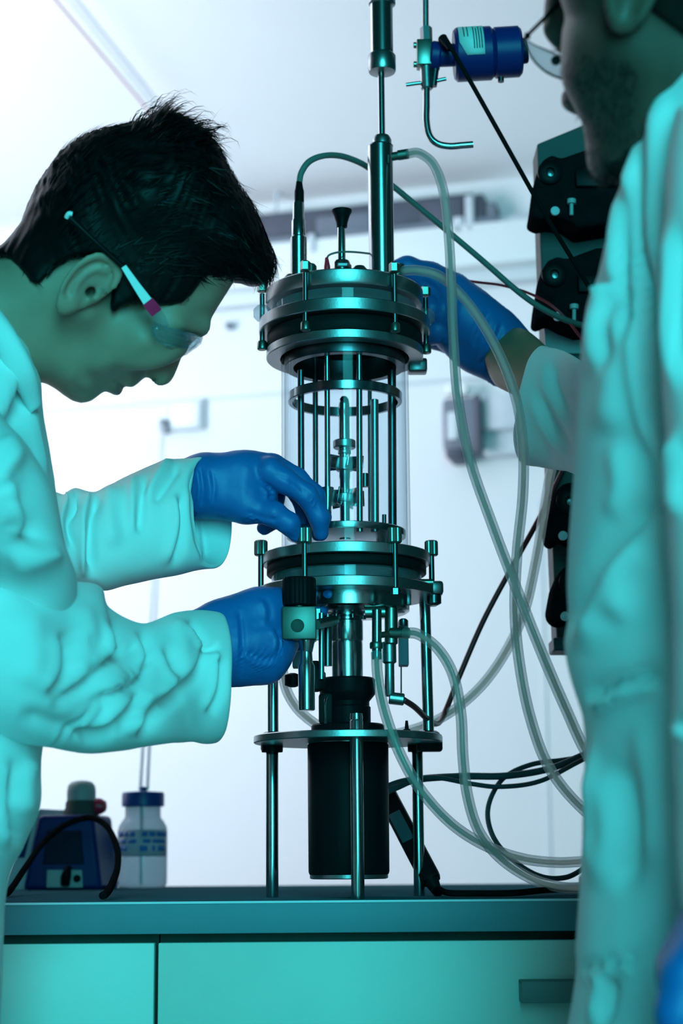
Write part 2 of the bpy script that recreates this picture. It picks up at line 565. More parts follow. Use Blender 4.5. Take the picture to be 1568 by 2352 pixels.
# ================================================================== the room
TH = math.radians(15.0)
WT = Vector((math.cos(TH), -math.sin(TH), 0))      # along the back wall (to the right it comes nearer)
WN = Vector((-math.sin(TH), -math.cos(TH), 0))     # out of the wall, to the camera
W0 = Vector((0, 5.2, 0))
def W(px, py, off=0.0):
    d = ray(px, py); o = W0 + WN * off
    return CAM + d * ((o - CAM).dot(WN) / d.dot(WN))
def wall_xz(px, py, off=0.0):
    p = W(px, py, off) - W0
    return p.dot(WT), p.z
WM = Matrix((WT, -WN, Vector((0, 0, 1)))).transposed()
def wall_box(mb, s0, s1, z0, z1, d, off=0.0, bevel=0.0):
    c = W0 + WT * ((s0 + s1) / 2) + WN * (off + d / 2) + Vector((0, 0, (z0 + z1) / 2))
    return mb.box(c, (s1 - s0, d, z1 - z0), WM, bevel)

Z_CEIL = W(850, 452).z
wall = structure(wall_box(MB(), -5.0, 3.4, 0, Z_CEIL + 0.02, 0.12, -0.12).build('wall_back', 'wall_paint', angle=0))
structure(MB().box((0, 2.4, -0.03), (9, 8, 0.06)).build('floor', 'floor_vinyl', angle=0))
structure(MB().box((-0.6, 4.3, Z_CEIL + 0.04), (8.5, 3.6, 0.06)).build('ceiling', 'ceiling_paint', angle=0))

zt = lambda py, off=0.0: wall_xz(850, py, off)[1]
# dark service channel under the ceiling, with lighter posts and blocks standing in it
ch = thing('service_channel', 'long dark service channel running along the wall just under the ceiling', 'channel', W0 + Vector((0, 0, zt(563))))
def wpart(name, m, par, x0, y0, x1, y1, d, off=0.0, bevel=0.006):
    s0, za = wall_xz(x0, y0, off + d); s1, zb = wall_xz(x1, y1, off + d)
    return wall_box(MB(), min(s0, s1), max(s0, s1), min(za, zb), max(za, zb), d, off, bevel).build(name, m, par, angle=30)
wall_box(MB(), -0.36, 0.42, zt(563), zt(480), 0.05, 0.0, 0.004).build('channel_back', 'dark_slot', ch, angle=30)
wall_box(MB(), -0.36, 0.50, zt(563), zt(548), 0.09, 0.0, 0.003).build('channel_lip', 'slate', ch, angle=30)
wpart('dark_block', 'dark_slot', ch, 965, 462, 1062, 540, 0.08)
wpart('dark_block', 'dark_slot', ch, 1088, 446, 1112, 528, 0.08)
wpart('dark_block', 'slate', ch, 1112, 465, 1140, 515, 0.07)
wpart('dark_block', 'slate', ch, 725, 498, 850, 552, 0.06)
wpart('post', 'trim_grey', ch, 1066, 448, 1088, 532, 0.10)
wpart('cap', 'light_plastic', ch, 1038, 498, 1064, 536, 0.10)
wpart('rail_end', 'trim_grey', ch, 1112, 500, 1246, 525, 0.06)
wpart('bracket', 'trim_grey', ch, 705, 536, 722, 576, 0.11)
m = MB(); m.cyl(W(633, 488, 0.09), W(636, 432, 0.09), 0.005, 10); m.cyl(W(618, 436, 0.09), W(654, 433, 0.09), 0.005, 10)
m.build('sprinkler_rod', 'trim_grey', ch)

# white boards of the wall
bd = wall_box(MB(), -2.6, 1.1, zt(655), zt(563), 0.10, 0.0, 0.004).build('trim_1', 'white_board', angle=30); structure(bd)
structure(wall_box(MB(), -2.6, 1.1, zt(685), zt(655), 0.05, 0.0, 0.003).build('trim_2', 'trim_pale', angle=30))  # greyer strip stands in for the shadowed groove below the board
structure(wall_box(MB(), -2.6, 1.1, zt(890), zt(882), 0.010, 0.0, 0.003).build('trim_3', 'trim_pale', angle=30))
for k, (x, wd) in enumerate(((1232, 0.012),)):
    s0, z1 = wall_xz(x, 1150); _, z0 = wall_xz(x, 2030)
    structure(wall_box(MB(), s0, s0 + wd, z0 - 0.3, z1, 0.003).build('trim_%d' % (4 + k), 'trim_pale', angle=0))

# blurred equipment on the wall behind the vessel
eq = thing('wall_clamp_unit', 'blurred slate-blue clamp unit on the white wall behind the hoses', 'equipment', W(1060, 1040))
wpart('housing', 'slate', eq, 1014, 915, 1106, 1030, 0.10, 0, 0.012)
wpart('face_plate', 'light_plastic', eq, 1026, 946, 1052, 1008, 0.012, 0.10, 0.004)
wpart('side_arm', 'trim_grey', eq, 1106, 908, 1192, 982, 0.09, 0, 0.008)
wpart('arm_shelf', 'light_plastic', eq, 1108, 984, 1192, 1040, 0.06, 0, 0.006)
wpart('bar', 'dark_slot', eq, 1086, 905, 1104, 1038, 0.02, 0.10, 0.004)
wpart('foot', 'dark_slot', eq, 1022, 1030, 1062, 1048, 0.12, 0, 0.006)
for x in (1036, 1066): 
    p = W(x, 898, 0.06); MB().lathe(p, [(0.0, 0.022), (0.012, 0.02), (0.018, 0.01), (0.018, -0.012)], 16).build('knob', 'white_plastic', eq)

jb = thing('wall_junction_box', 'shallow white junction box on the wall above the bottle tubes', 'box', W(425, 985))
wpart('box_frame', 'trim_grey', jb, 384, 920, 466, 984, 0.02, 0, 0.003)
wpart('box_cover', 'white_board', jb, 392, 926, 456, 978, 0.03, 0, 0.004)
wpart('tube_socket', 'slate', jb, 365, 962, 381, 990, 0.04, 0, 0.004)
wh = MB(); wh.lathe(W(531, 752), [(0.0, 0.03), (0.011, 0.028), (0.013, 0.02), (0.008, 0.012), (0.008, 0)], 14, axis=WN)
tag(wh.build('wall_hook', 'slate'), 'tiny dark round hook on the white wall left of the vessel', 'hook')

# red cable hanging under the ceiling
c0 = PZ(60, -80, Z_CEIL - 0.06); c1 = PZ(342, 255, Z_CEIL - 0.06); c2 = c1 + (c1 - c0) * 0.8
tag(MB().tube([c0, (c0 + c1) / 2, c1, c2], 0.0035, 8).build('ceiling_cable', 'cable_pink'),
    'thin reddish cable stretched diagonally below the bright ceiling', 'cable')

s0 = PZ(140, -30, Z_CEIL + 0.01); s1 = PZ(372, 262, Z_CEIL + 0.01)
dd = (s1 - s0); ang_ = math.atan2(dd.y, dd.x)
structure(MB().box((s0 + s1) / 2, (dd.length * 1.6, 0.03, 0.004), Matrix.Rotation(ang_, 3, 'Z')).build('trim_6', 'trim_pale', angle=0))  # slightly darker strip stands in for the cable's shadow on the ceiling

# ================================================================== the bench
Y_F, Y_B, Z_T = 1.70, 2.70, 0.90
zb = lambda py: P(784, py, Y_F).z
Z_W0 = zb(2142.5)
wt = thing('worktop', 'blue-grey laboratory worktop carrying the glass vessel and hoses', 'worktop', (0, Y_F, Z_W0))
MB().box((0.05, (Y_F + Y_B) / 2, (Z_T + Z_W0) / 2), (2.9, Y_B - Y_F, Z_T - Z_W0), bevel=0.0015).build('slab', 'worktop_edge', wt, angle=30)
# laminate sheet lies on the slab
MB().box((0.05, (Y_F + Y_B) / 2 - 0.0005, Z_T - 0.0006), (2.9, Y_B - Y_F, 0.0016), bevel=0.0004).build('laminate', 'worktop', wt, angle=30)

MB().box((0.05, Y_F - 0.0004, Z_T - 0.0014), (2.9, 0.0016, 0.0022), bevel=0.0005).build('edge_highlight', 'light_plastic', wt, angle=30)  # pale strip paints the light caught along the front edge
def handle(par, x0, x1, z, yf):
    h = MB()
    h.box(((x0 + x1) / 2, yf - 0.013, z - 0.0015), (x1 - x0, 0.026, 0.003), bevel=0.001)
    h.box(((x0 + x1) / 2, yf - 0.0255, z - 0.010), (x1 - x0, 0.002, 0.019), bevel=0.0008)
    h.box((x0 + 0.0015, yf - 0.013, z - 0.010), (0.003, 0.026, 0.019), bevel=0.0008)
    h.box((x1 - 0.0015, yf - 0.013, z - 0.010), (0.003, 0.026, 0.019), bevel=0.0008)
    return h.build('handle', 'handle_metal', par, angle=30)

Y_D = Y_F + 0.006
z_d1 = P(784, 2158, Y_D).z
def cabinet(x0, x1, label, hx=None):
    c = thing('drawer_cabinet', label, 'cabinet', ((x0 + x1) / 2, Y_D + 0.3, 0.0), 'white drawer cabinets under the worktop')
    MB().box(((x0 + x1) / 2, Y_D + 0.36, (0.08 + Z_W0) / 2), (x1 - x0 - 0.001, 0.66, Z_W0 - 0.08), bevel=0.001).build('carcass', 'gap_dark', c, angle=30)
    MB().box(((x0 + x1) / 2, Y_D + 0.38, 0.04), (x1 - x0 - 0.02, 0.60, 0.08)).build('plinth', 'gap_dark', c, angle=30)
    z1 = z_d1
    for hgt in (0.20, 0.24, 0.30):
        if z1 - hgt < 0.08: hgt = z1 - 0.085
        d = MB().box(((x0 + x1) / 2, Y_D + 0.009, z1 - hgt / 2), (x1 - x0 - 0.0036, 0.018, hgt - 0.0036), bevel=0.0012).build('drawer', 'drawer', c, angle=30)
        a, b = hx if hx else ((x0 + x1) / 2 - 0.09, (x0 + x1) / 2 + 0.09)
        handle(d, a, b, z1 - 0.0365 if hgt < 0.21 else z1 - 0.045, Y_D)
        z1 -= hgt
xs = P(358, 2250, Y_D).x
hx0 = P(1195, 2245, Y_D - 0.02).x
cabinet(xs - 0.60, xs, 'white drawer cabinet under the worktop on the far left', (xs - 0.52, xs - 0.34))
cabinet(xs, xs + 0.72, 'white drawer cabinet with a grey strip handle below the glass vessel', (hx0, hx0 + 0.15))
# ================================================================== the glass vessel on its stand
RY = 1.80
AX = P(797, 1500, RY).x
def rz(py, dy=0.0):                      # height of a pixel row on the vessel axis (dy: nearer or farther)
    return P(797, py, RY + dy).z
def rr(pxs, py):                         # pixel length -> metres at the vessel axis
    return pxs / S((AX, RY, rz(py)))
def at(px, py, dy=0.0):
    return P(px, py, RY + dy)
base = thing('glass_bioreactor', 'tall glass and steel bioreactor vessel on a legged stand in the middle', 'bioreactor', (AX, RY, Z_T))
A0 = Vector((AX, RY, 0))
def lat(name, m, prof, n=72, par=base, c=None, angle=35):
    """lathe on the axis: profile of (half width px, row px)"""
    c = A0 if c is None else c
    return MB().lathe(c, [(rr(r, y), rz(y)) for r, y in prof], n).build(name, m, par, angle)
def rg(name, m, r0, r1, y0, y1, par=base, n=96, angle=35):
    """ring on the axis from row y1 (low) to y0 (high); rows read at the sides of the ring"""
    return MB().ring(A0, rr(r0, y0), rr(r1, y0), rz(y1), rz(y0), n).build(name, m, par, angle)
def polar(r_px, deg, py):
    a = math.radians(deg); r = rr(r_px, py)          # 0 = front, + = right
    return Vector((AX + r * math.sin(a), RY - r * math.cos(a), 0))

# --- stand: three lower legs, carrying disc, two upper columns
LEG_Y = 1700
for deg, w in ((5.5, 14.5), (122, 13), (-113, 14.5)):
    p = polar(192, deg, LEG_Y); top = rz(1690) if abs(deg) > 10 else rz(1668)
    lg = MB(); r = rr(w, 1900)
    lg.lathe((p.x, p.y, Z_T), [(r * 0.96, 0), (r, 0.001), (r, top - Z_T - 0.001), (r * 0.9, top - Z_T)], 28)
    leg = lg.build('leg', 'steel', base)
    if abs(deg) < 10:
        MB().lathe((p.x, p.y, top), [(r * 0.95, 0), (r * 1.0, 0.002), (r * 0.9, 0.006), (0, 0.007)], 24).build('cap_nut', 'steel', leg)
    else:
        MB().lathe((p.x, p.y, rz(1722)), [(r * 1.7, 0), (r * 1.75, 0.002), (r * 1.75, 0.008), (r * 1.5, 0.010)], 24).build('leg_collar', 'black_plastic', leg)
rg('carrier_disc', 'steel_satin', 40, 216, 1690, 1707)
for x, y0, y1, dy, w in ((629, 1345, 1692, 0.03, 12.5), (979, 1350, 1690, 0.035, 13)):
    t = at(x - (3 if x < 700 else 5), y0, dy); b = at(x + (-2 if x < 700 else 5), y1, dy)
    c = MB().cyl(b, t, rr(w, 1500), 28, ch=0.0006).build('column', 'steel', base)
    MB().lathe((b.x, b.y, b.z - 0.006), [(0.0075, 0), (0.011, 0.001), (0.011, 0.009), (0.008, 0.011)], 6).build('lock_nut', 'steel_dark', c, angle=20)
pb = at(985, 1703, 0.03); MB().box((pb.x, pb.y, pb.z - 0.002), (0.026, 0.024, 0.016), bevel=0.002).build('clamp_block', 'black_plastic', base, angle=30)
pb = at(622, 1715, 0.05); MB().box((pb.x, pb.y, pb.z), (0.020, 0.020, 0.010), bevel=0.002).build('clamp_block', 'black_plastic', base, angle=30)

# --- motor and coupling
mo = lat('motor', 'black_satin', [(80, 2012), (91, 2008), (93, 2002), (93, 1712), (91, 1709)], 96)
lat('motor_base', 'steel_satin', [(84, 2019), (90, 2017), (90, 2009)], 96, mo)
lat('motor_ring', 'steel', [(88, 1709), (92.5, 1708), (92.5, 1705), (88, 1703)], 96, mo)
lat('motor_head', 'black_satin', [(93, 1703), (93, 1698), (88, 1697)], 96, mo)
cp = lat('coupling', 'black_plastic', [(82, 1682), (84, 1680), (84, 1668), (80, 1664), (54, 1663), (53, 1659), (53, 1625), (50, 1622), (50, 1612),
                                     (63, 1596), (64, 1590), (64, 1562), (60, 1558), (36, 1557)], 72)
pk = at(748, 1628, -0.02)
MB().box((pk.x, pk.y, pk.z), (0.014, 0.012, 0.030), bevel=0.003).build('coupling_clip', 'rubber', cp, angle=30)
MB().tube([at(750, 1602, -0.032), at(747, 1615, -0.034), at(748, 1640, -0.032), at(748, 1662, -0.03)], 0.0016, 8).build('spring_wire', 'steel', cp)
# --- drive tube under the vessel
dt = lat('drive_tube', 'steel', [(36, 1560), (36, 1478), (35, 1474), (37, 1470), (37, 1428), (34, 1425), (34, 1420), (40, 1416), (40, 1392)], 56)
for k in range(6):
    a = k * 60 + 20; p = polar(38, a, 1405)
    MB().lathe((p.x, p.y, rz(1424)), [(0.003, 0), (0.003, 0.004), (0, 0.0045)], 10).build('screw', 'steel_dark', dt)
# --- lower bowl and flange stack
lat('bottom_bowl', 'steel', [(60, 1412), (138, 1409), (144, 1405), (144, 1368), (140, 1366)], 96)
lat('hub', 'steel', [(40, 1412), (52, 1408), (55, 1400), (55, 1372)], 64)
lf = rg('lower_plate', 'steel_satin', 60, 200, 1351, 1374)
rg('clear_spacer', 'clear_plastic', 146, 172, 1322, 1351)
rg('gasket', 'rubber', 146, 183, 1301, 1322, angle=50)
uf = rg('upper_plate', 'steel_satin', 128, 192, 1275, 1299)
def bolt(deg, y_head, y_plate, y_low, rpx=196, head=(15, 30), par=base, knurl=True):
    p = polar(rpx, deg, y_plate)
    hr = rr(15.5, y_plate); z0 = rz(y_plate); zh = rz(y_head)
    sh = MB().cyl((p.x, p.y, rz(y_low)), (p.x, p.y, z0), rr(6.5, y_plate), 16).build('bolt', 'steel_dark', par)
    n = 36; m = MB()
    prof = [(hr * .8, 0), (hr, 0.0012), (hr, zh - z0 - 0.0012), (hr * .85, zh - z0)]
    m.lathe((p.x, p.y, z0), prof, n)
    if knurl:
        v = np.array(m.v)
        d = v[:, :2] - np.array([p.x, p.y]); i = np.arange(len(v)) % n
        v[:, :2] = np.array([p.x, p.y]) + d * np.where(i % 2 == 0, 1.0, 0.93)[:, None]
        m.v = [tuple(q) for q in v]
    m.build('bolt_head', 'brass_dull', sh, angle=25)
    nz = rz(y_low)
    MB().lathe((p.x, p.y, nz - 0.004), [(rr(9, y_low), 0), (rr(11, y_low), 0.001), (rr(11, y_low), 0.007), (rr(9, y_low), 0.008)], 6).build('nut', 'steel_dark', sh, angle=20)
    return sh
for deg in (-87, -28, 33, 93, 153, 213):
    bolt(deg, 1242, 1277, 1384)
# clamp pieces on the right end of the lower flange
p = at(992, 1352, -0.005); MB().box((p.x, p.y, p.z), (0.022, 0.018, 0.014), bevel=0.003).build('clamp_jaw', 'steel_dark', base, angle=30)
p = at(996, 1377, -0.005); MB().lathe((p.x, p.y, p.z), [(0.004, -0.006), (0.0075, -0.004), (0.0075, 0.004), (0.004, 0.006)], 20).build('clamp_knob', 'steel_dark', base)
p = at(962, 1338, -0.02); MB().cyl((p.x - 0.012, p.y, p.z), (p.x + 0.014, p.y, p.z), 0.0035, 14).build('clamp_pin', 'brass_dull', base)

# --- glass vessel
gl = MB(); z0, z1 = rz(1290), rz(770)
ro, ri = rr(147, 1050), rr(140, 1050)
gl.lathe(A0, [(ri, z0), (ro, z0), (ro, z1), (ri, z1)], 128, closed=True)
gl.build('glass_cylinder', 'vessel_glass', base, angle=40)
# --- internals
ic = lat('bottom_ring', 'steel', [(30, 1238), (136, 1236), (137, 1233), (137, 1222), (134, 1220), (30, 1220)], 96)
rg('baffle_ring', 'steel', 121, 131, 905, 926)
for x, w, dy, y0, y1, m in ((692, 7.5, -0.020, 850, 1225, 'steel_dark'), (725, 6.5, 0.045, 790, 1222, 'steel_dark'), (752, 6.5, -0.050, 780, 1120, 'steel'),
                            (826, 7, -0.052, 780, 1222, 'steel'), (861, 9, -0.042, 918, 1222, 'steel_satin'), (901, 10, 0.012, 850, 1225, 'steel_dark'),
                            (850, 5, 0.05, 850, 1222, 'steel_dark')):
    MB().cyl(at(x, y1, dy), at(x - (y1 - y0) * 0.004, y0, dy), rr(w, 1050), 18, ch=0.0004).build('baffle_rod', m, base)
sh = lat('stirrer_shaft', 'steel', [(13, 1240), (13, 1200), (11.5, 1198), (11.5, 1100), (12.5, 1098), (12.5, 930), (11, 918), (6, 911), (0, 909)], 28, base, Vector((P(791, 1080, RY).x, RY, 0)))
cS = Vector((P(791, 1080, RY).x, RY, 0))
for y0, y1, r in ((1012, 1030, 26), (1034, 1044, 15), (1052, 1082, 20), (1203, 1224, 24)):
    lat('shaft_collar', 'steel_satin', [(r - 2, y1), (r, y1 - 2), (r, y0 + 2), (r - 2, y0)], 32, sh, cS)
for hub_y, R_, ang0 in ((1064, 44, 12), (1144, 44, 40)):
    for k in range(6):
        a = math.radians(ang0 + 60 * k)
        c = cS + Vector((math.sin(a), -math.cos(a), 0)) * rr(R_ * 0.66, hub_y); c.z = rz(hub_y)
        M = Matrix.Rotation(a, 3, 'Z') @ Matrix.Rotation(math.radians(10), 3, 'Y')
        MB().box(c, (0.0016, rr(R_ * 0.75, hub_y), rr(30 if hub_y < 1100 else 38, hub_y)), M, 0.0004).build('impeller_blade', 'steel', sh, angle=30)
    lat('impeller_hub', 'steel_satin', [(18, hub_y + 10), (19, hub_y + 8), (19, hub_y - 8), (17, hub_y - 10)], 28, sh, cS)
p0 = at(752, 1120, -0.05); m = MB(); m.cyl(at(752, 1168, -0.05), p0, 0.0036, 16, r2=0.0062); m.lathe(at(752, 1172, -0.05), [(0, -0.004), (0.004, -0.003), (0.0036, 0.002)], 16)
m.build('sensor_tip', 'steel', base)
MB().cyl(at(882, 1212, -0.03), at(882, 1182, -0.03), 0.0022, 12).build('pin', 'steel_dark', base)
MB().cyl(at(838, 1118, -0.02), at(838, 1088, -0.02), 0.004, 14).build('sleeve', 'steel_dark', base)

# --- head: clamp flange, gasket, plates
rg('underflange', 'steel_satin', 148, 180, 806, 826)
rg('neck_ring', 'steel_dark', 118, 139, 796, 846)
rg('black_gasket', 'rubber', 132, 178, 772, 806, angle=50)
rg('middle_plate', 'steel_satin', 110, 196, 741, 768)
rg('clear_spacer', 'clear_plastic', 120, 166, 710, 741)
hp = MB().lathe(A0, [(rr(10, 690), rz(706)), (rr(178, 690), rz(706)), (rr(181, 690), rz(702)), (rr(181, 690), rz(676)), (rr(178, 690), rz(673)), (rr(10, 690), rz(673))], 96).build('head_plate', 'steel_satin', base)
for deg in (-84, -27, 36, 96, 156, 216):
    p = polar(189, deg, 740)
    sh2 = MB().cyl((p.x, p.y, rz(800)), (p.x, p.y, rz(680)), rr(6, 740), 16).build('bolt', 'steel_dark', base)
    MB().lathe((p.x, p.y, rz(676)), [(rr(9, 700), 0), (rr(12, 700), 0.001), (rr(12, 700), 0.009), (rr(9, 700), 0.0105)], 6).build('bolt_head', 'brass_dull', sh2, angle=20)
    MB().lathe((p.x, p.y, rz(808)), [(rr(9, 800), 0), (rr(11.5, 800), 0.001), (rr(11.5, 800), 0.008), (rr(9, 800), 0.0095)], 20).build('nut', 'brass_dull', sh2)
    if abs(deg) in (84, 96):
        MB().lathe((p.x, p.y, rz(741)), [(rr(12, 720), 0), (rr(20, 720), 0.004), (rr(20, 720), 0.012), (rr(12, 720), 0.016)], 28).build('clear_knob', 'clear_plastic', sh2)
p = at(958, 842, 0.03); MB().box((p.x, p.y, p.z), (0.020, 0.02, 0.014), bevel=0.002).build('rear_clamp', 'steel_dark', base, angle=30)
# --- fittings on the head plate (rows read on the axis plane)
def post(name, m, px, prof, dy=0.0, n=32, par=base, angle=35):
    c = at(px, prof[0][1], dy); 
    pr = [(rr(r, y), P(px, y, RY + dy).z - c.z) for r, y in prof]
    return MB().lathe(c, pr, n).build(name, m, par, angle)
hb = post('knurled_cap', 'brass_dull', 711, [(16, 672), (16, 612), (13, 608)], -0.035, 40)
post('knurled_cap', 'brass_dull', 667, [(14, 680), (14, 637), (9, 631)], 0.0, 32)
post('dome_nut', 'brass_dull', 826, [(21, 670), (21, 632), (18, 620), (11, 612), (0, 610)], -0.03, 28)
post('side_port', 'brass_dull', 912, [(17, 672), (17, 636), (14, 633), (14, 618), (17, 615), (17, 609), (0, 608)], -0.03, 28)
pr_ = post('temperature_probe', 'steel', 686, [(19, 685), (19, 547), (16, 543), (16, 508), (14, 505), (13, 468), (11, 464)], 0.0, 36)
post('probe_cap', 'black_plastic', 687, [(11, 466), (11, 440), (9, 432), (7, 418), (5, 416)], 0.0, 24, pr_)
pl = post('plunger', 'steel', 785, [(22, 672), (22, 640), (14, 636), (19, 630), (20, 606), (17, 600), (9, 598), (9, 515), (8, 512)], -0.01, 36)
post('plunger_knob', 'black_plastic', 785, [(12, 522), (13, 512), (18, 496), (23, 487), (23, 483), (18, 481), (0, 481)], -0.01, 36, pl)
post('plunger_nut', 'steel_dark', 787, [(19, 617), (20, 615), (20, 610), (19, 608)], -0.012, 6, pl, 20)
rc = MB(); rc.cyl(at(751, 650, -0.03), at(751, 612, -0.03), 0.0036, 14, r2=0.0032); rc.cyl(at(751, 612, -0.03), at(750, 592, -0.03), 0.0032, 14, r2=0.0016)
rc.build('red_plug', 'red_clip', base)
MB().tube([at(750, 594, -0.03), at(757, 585, -0.03), at(780, 579, -0.025), at(815, 579, -0.01), at(860, 584, 0.02)], 0.0011, 8).build('red_plug_wire', 'cable_grey', base)
# --- condenser column with lifting rod and cylinder above
cl = post('column_housing', 'steel', 877, [(29, 680), (29, 338), (26, 334)], 0.0, 48)
post('column_neck', 'steel_satin', 877, [(26, 336), (22, 333), (22, 322), (19, 316), (17, 313), (8, 312)], 0.0, 40, cl)
cp_ = MB(); cp_.cyl(at(900, 360, -0.012), at(918, 357, -0.014), 0.0045, 20); cp_.cyl(at(914, 357, -0.014), at(938, 353, -0.016), 0.0054, 20)
cp_.build('column_port', 'brass_dull', cl)
lr = post('lifting_rod', 'steel', 877, [(7.5, 330), (7.5, 150)], 0.0, 24)
cy = post('lift_cylinder', 'steel', 877, [(26, 140), (26, -150)], 0.0, 48)
post('cylinder_collar', 'steel_satin', 877, [(10, 168), (30, 166), (32, 162), (32, 130), (29, 126), (26, 124)], 0.0, 48, cy)
post('cylinder_collar', 'steel_satin', 877, [(27, 13), (31, 10), (31, -10), (28, -14)], 0.0, 48, cy)

# --- sampling valve in front on the left, held by the lower hand
vy = -0.105
va = MB(); c = at(687, 1360, vy)
n = 60; r = rr(37, 1360); zz0 = P(687, 1394, RY + vy).z; zz1 = P(687, 1327, RY + vy).z
va.lathe((c.x, c.y, zz0), [(r * .9, 0), (r, 0.0015), (r, zz1 - zz0 - 0.003), (r * .93, zz1 - zz0 - 0.0005), (r * 0.5, zz1 - zz0)], n)
v = np.array(va.v); d = v[:, :2] - np.array([c.x, c.y]); i = np.arange(len(v)) % n
v[:, :2] = np.array([c.x, c.y]) + d * np.where(i % 3 == 0, 0.955, 1.0)[:, None]; va.v = [tuple(q) for q in v]
va.build('valve_knob', 'black_plastic', base, angle=30)
cb = at(687, 1434, vy)
bw, bh = rr(37, 1434), rr(36, 1434)
vb = MB().box(cb, (2 * bw, 2 * bw * 0.8, 2 * bh), bevel=0.0015).build('valve_body', 'valve_metal', base, angle=30)
MB().lathe((cb.x, cb.y, cb.z + bh), [(rr(20, 1400), -0.001), (rr(20, 1400), 0.002), (rr(14, 1400), 0.004)], 28).build('valve_stem', 'brass_dull', vb)
fc = Vector((P(683, 1437, RY + vy - bw * 0.8).x, RY + vy - bw * 0.8, P(683, 1437, RY + vy - bw * 0.8).z))

MB().lathe(fc + Vector((0, 0.004, 0)), [(rr(14.5, 1437), 0), (rr(14.5, 1437), 0.0044), (rr(13, 1437), 0.0048), (0, 0.0048)], 28, axis=(0, -1, 0)).build('port_shade', 'gap_dark', vb)  # dark disc stands in for the shade inside the port hole
post('valve_outlet', 'steel', 704, [(11, 1500), (13, 1497), (17, 1478), (20, 1470), (20, 1462)], vy, 28, vb)
ot = post('outlet_tube', 'steel', 704, [(16, 1632), (18, 1630), (18, 1530), (14, 1522), (12, 1490)], vy, 32)
m = MB(); m.cyl(at(724, 1435, vy), at(768, 1425, -0.03), 0.005, 18); m.build('valve_pipe', 'valve_metal', base)
MB().cyl(at(738, 1408, -0.05), at(738, 1560, -0.05), 0.0028, 14).build('drain_pipe', 'steel_satin', base)
MB().cyl(at(752, 1412, -0.03), at(752, 1530, -0.03), 0.0045, 16).build('drain_pipe', 'steel_dark', base)
m = MB(); m.cyl(at(728, 1400, -0.045), at(728, 1470, -0.045), 0.006, 6); m.build('hex_coupling', 'brass_dull', base, angle=20)
MB().lathe(at(722, 1556, -0.04), [(0.004, -0.014), (0.011, -0.012), (0.011, 0.004), (0.006, 0.010), (0.004, 0.016)], 24).build('black_fitting', 'rubber', base)
MB().lathe(at(672, 1560, 0.0), [(0.003, -0.008), (0.008, -0.006), (0.008, 0.004), (0.003, 0.006)], 20).build('drain_plug', 'black_plastic', base)
# --- fittings on the right underside
MB().cyl(at(838, 1407, -0.045), at(884, 1406, -0.045), 0.0055, 20).build('cross_fitting', 'brass_dull', base)
m = MB(); c = at(865, 1418, -0.05); m.cyl(at(865, 1400, -0.05), at(865, 1515, -0.05), rr(11, 1450), 24, ch=0.0006); m.build('hose_stub', 'steel', base)
post('stub_collar', 'brass_dull', 864, [(14, 1490), (15, 1487), (15, 1478), (13, 1475)], -0.05, 24)
m = MB(); m.cyl(at(898, 1395, -0.035), at(898, 1480, -0.035), rr(15, 1440), 24, ch=0.001); m.build('tee_fitting', 'brass_dull', base)
m = MB(); m.cyl(at(895, 1454, -0.04), at(940, 1454, -0.045), rr(12, 1455), 22, ch=0.0006); m.cyl(at(868, 1459, -0.05), at(900, 1456, -0.04), rr(7, 1455), 18); m.build('tee_branch', 'brass_dull', base)
sq = post('level_sensor', 'steel_satin', 895, [(9, 1600), (11, 1596), (11, 1525), (16, 1521), (16, 1475)], -0.03, 28)
m = MB(); m.cyl(at(893, 1603, -0.03), at(928, 1607, -0.03), rr(14, 1600), 20, ch=0.001); m.build('sensor_plug', 'steel_satin', sq)
MB().cyl(at(921, 1530, 0.02), at(921, 1615, 0.02), 0.0008, 8).build('thin_wire', 'steel', base)
p = at(926, 1478, 0.03); MB().box((p.x, p.y, p.z), (0.010, 0.02, 0.046), bevel=0.001).build('support_plate', 'slate', base, angle=30)
p = at(683, 1500, 0.02); MB().box((p.x, p.y, p.z), (0.010, 0.02, 0.030), bevel=0.001).build('support_plate', 'slate', base, angle=30)
post('screw_post', 'black_plastic', 934, [(9, 1690), (9, 1676), (5, 1673), (3, 1655)], 0.02, 20)
for k, px in enumerate((884, 915, 937)):
    p = at(px, 1372, -0.04 + 0.012 * k)
    MB().box((p.x, p.y, p.z), (0.006, 0.006, 0.016), bevel=0.001).build('hinge_lug', 'steel_dark', base, angle=30)
post('knurled_foot', 'steel_dark', 926, [(9, 1438), (10, 1436), (10, 1424), (6, 1421)], 0.0, 20)
# ================================================================== people
def idw(fr, ctrl, U, V, p=2.6):
    num = np.zeros_like(U); den = np.zeros_like(U)
    for px, py, R in ctrl:
        a, b = fr.uv(px, py)
        w = 1.0 / (((U - a) ** 2 + (V - b) ** 2) + 1e-5) ** (p / 2)
        num += w * R; den += w
    return num / den

def inflate(fr, poly, ctrl, G, woff=0.0):
    """implicit body whose outline in the view is the polygon and whose local half depth is given by ctrl (mm)"""
    pl = np.array([fr.uv(x, y, woff) for x, y in poly])
    U, V = G[:, :, 0, 0], G[:, :, 0, 1]
    s = sd_poly(np.stack([U, V], -1), pl)
    R = idw(fr, ctrl, U, V) / 1000.0
    q = np.maximum(R - s, 0)
    w = G[..., 2] - woff
    return np.sqrt(w ** 2 + (q ** 2)[..., None]) - R[..., None], s

def chain(fr, G, pts, f=None, k=0.006):
    """round cones through (px, py, w, r px)"""
    sc_ = S(fr.o)
    out = f
    for (a, b) in zip(pts[:-1], pts[1:]):
        d = sd_cone(G, fr.uvw(*a[:3]), fr.uvw(*b[:3]), a[3] / sc_, b[3] / sc_)
        out = d if out is None else smin(out, d, k)
    return out

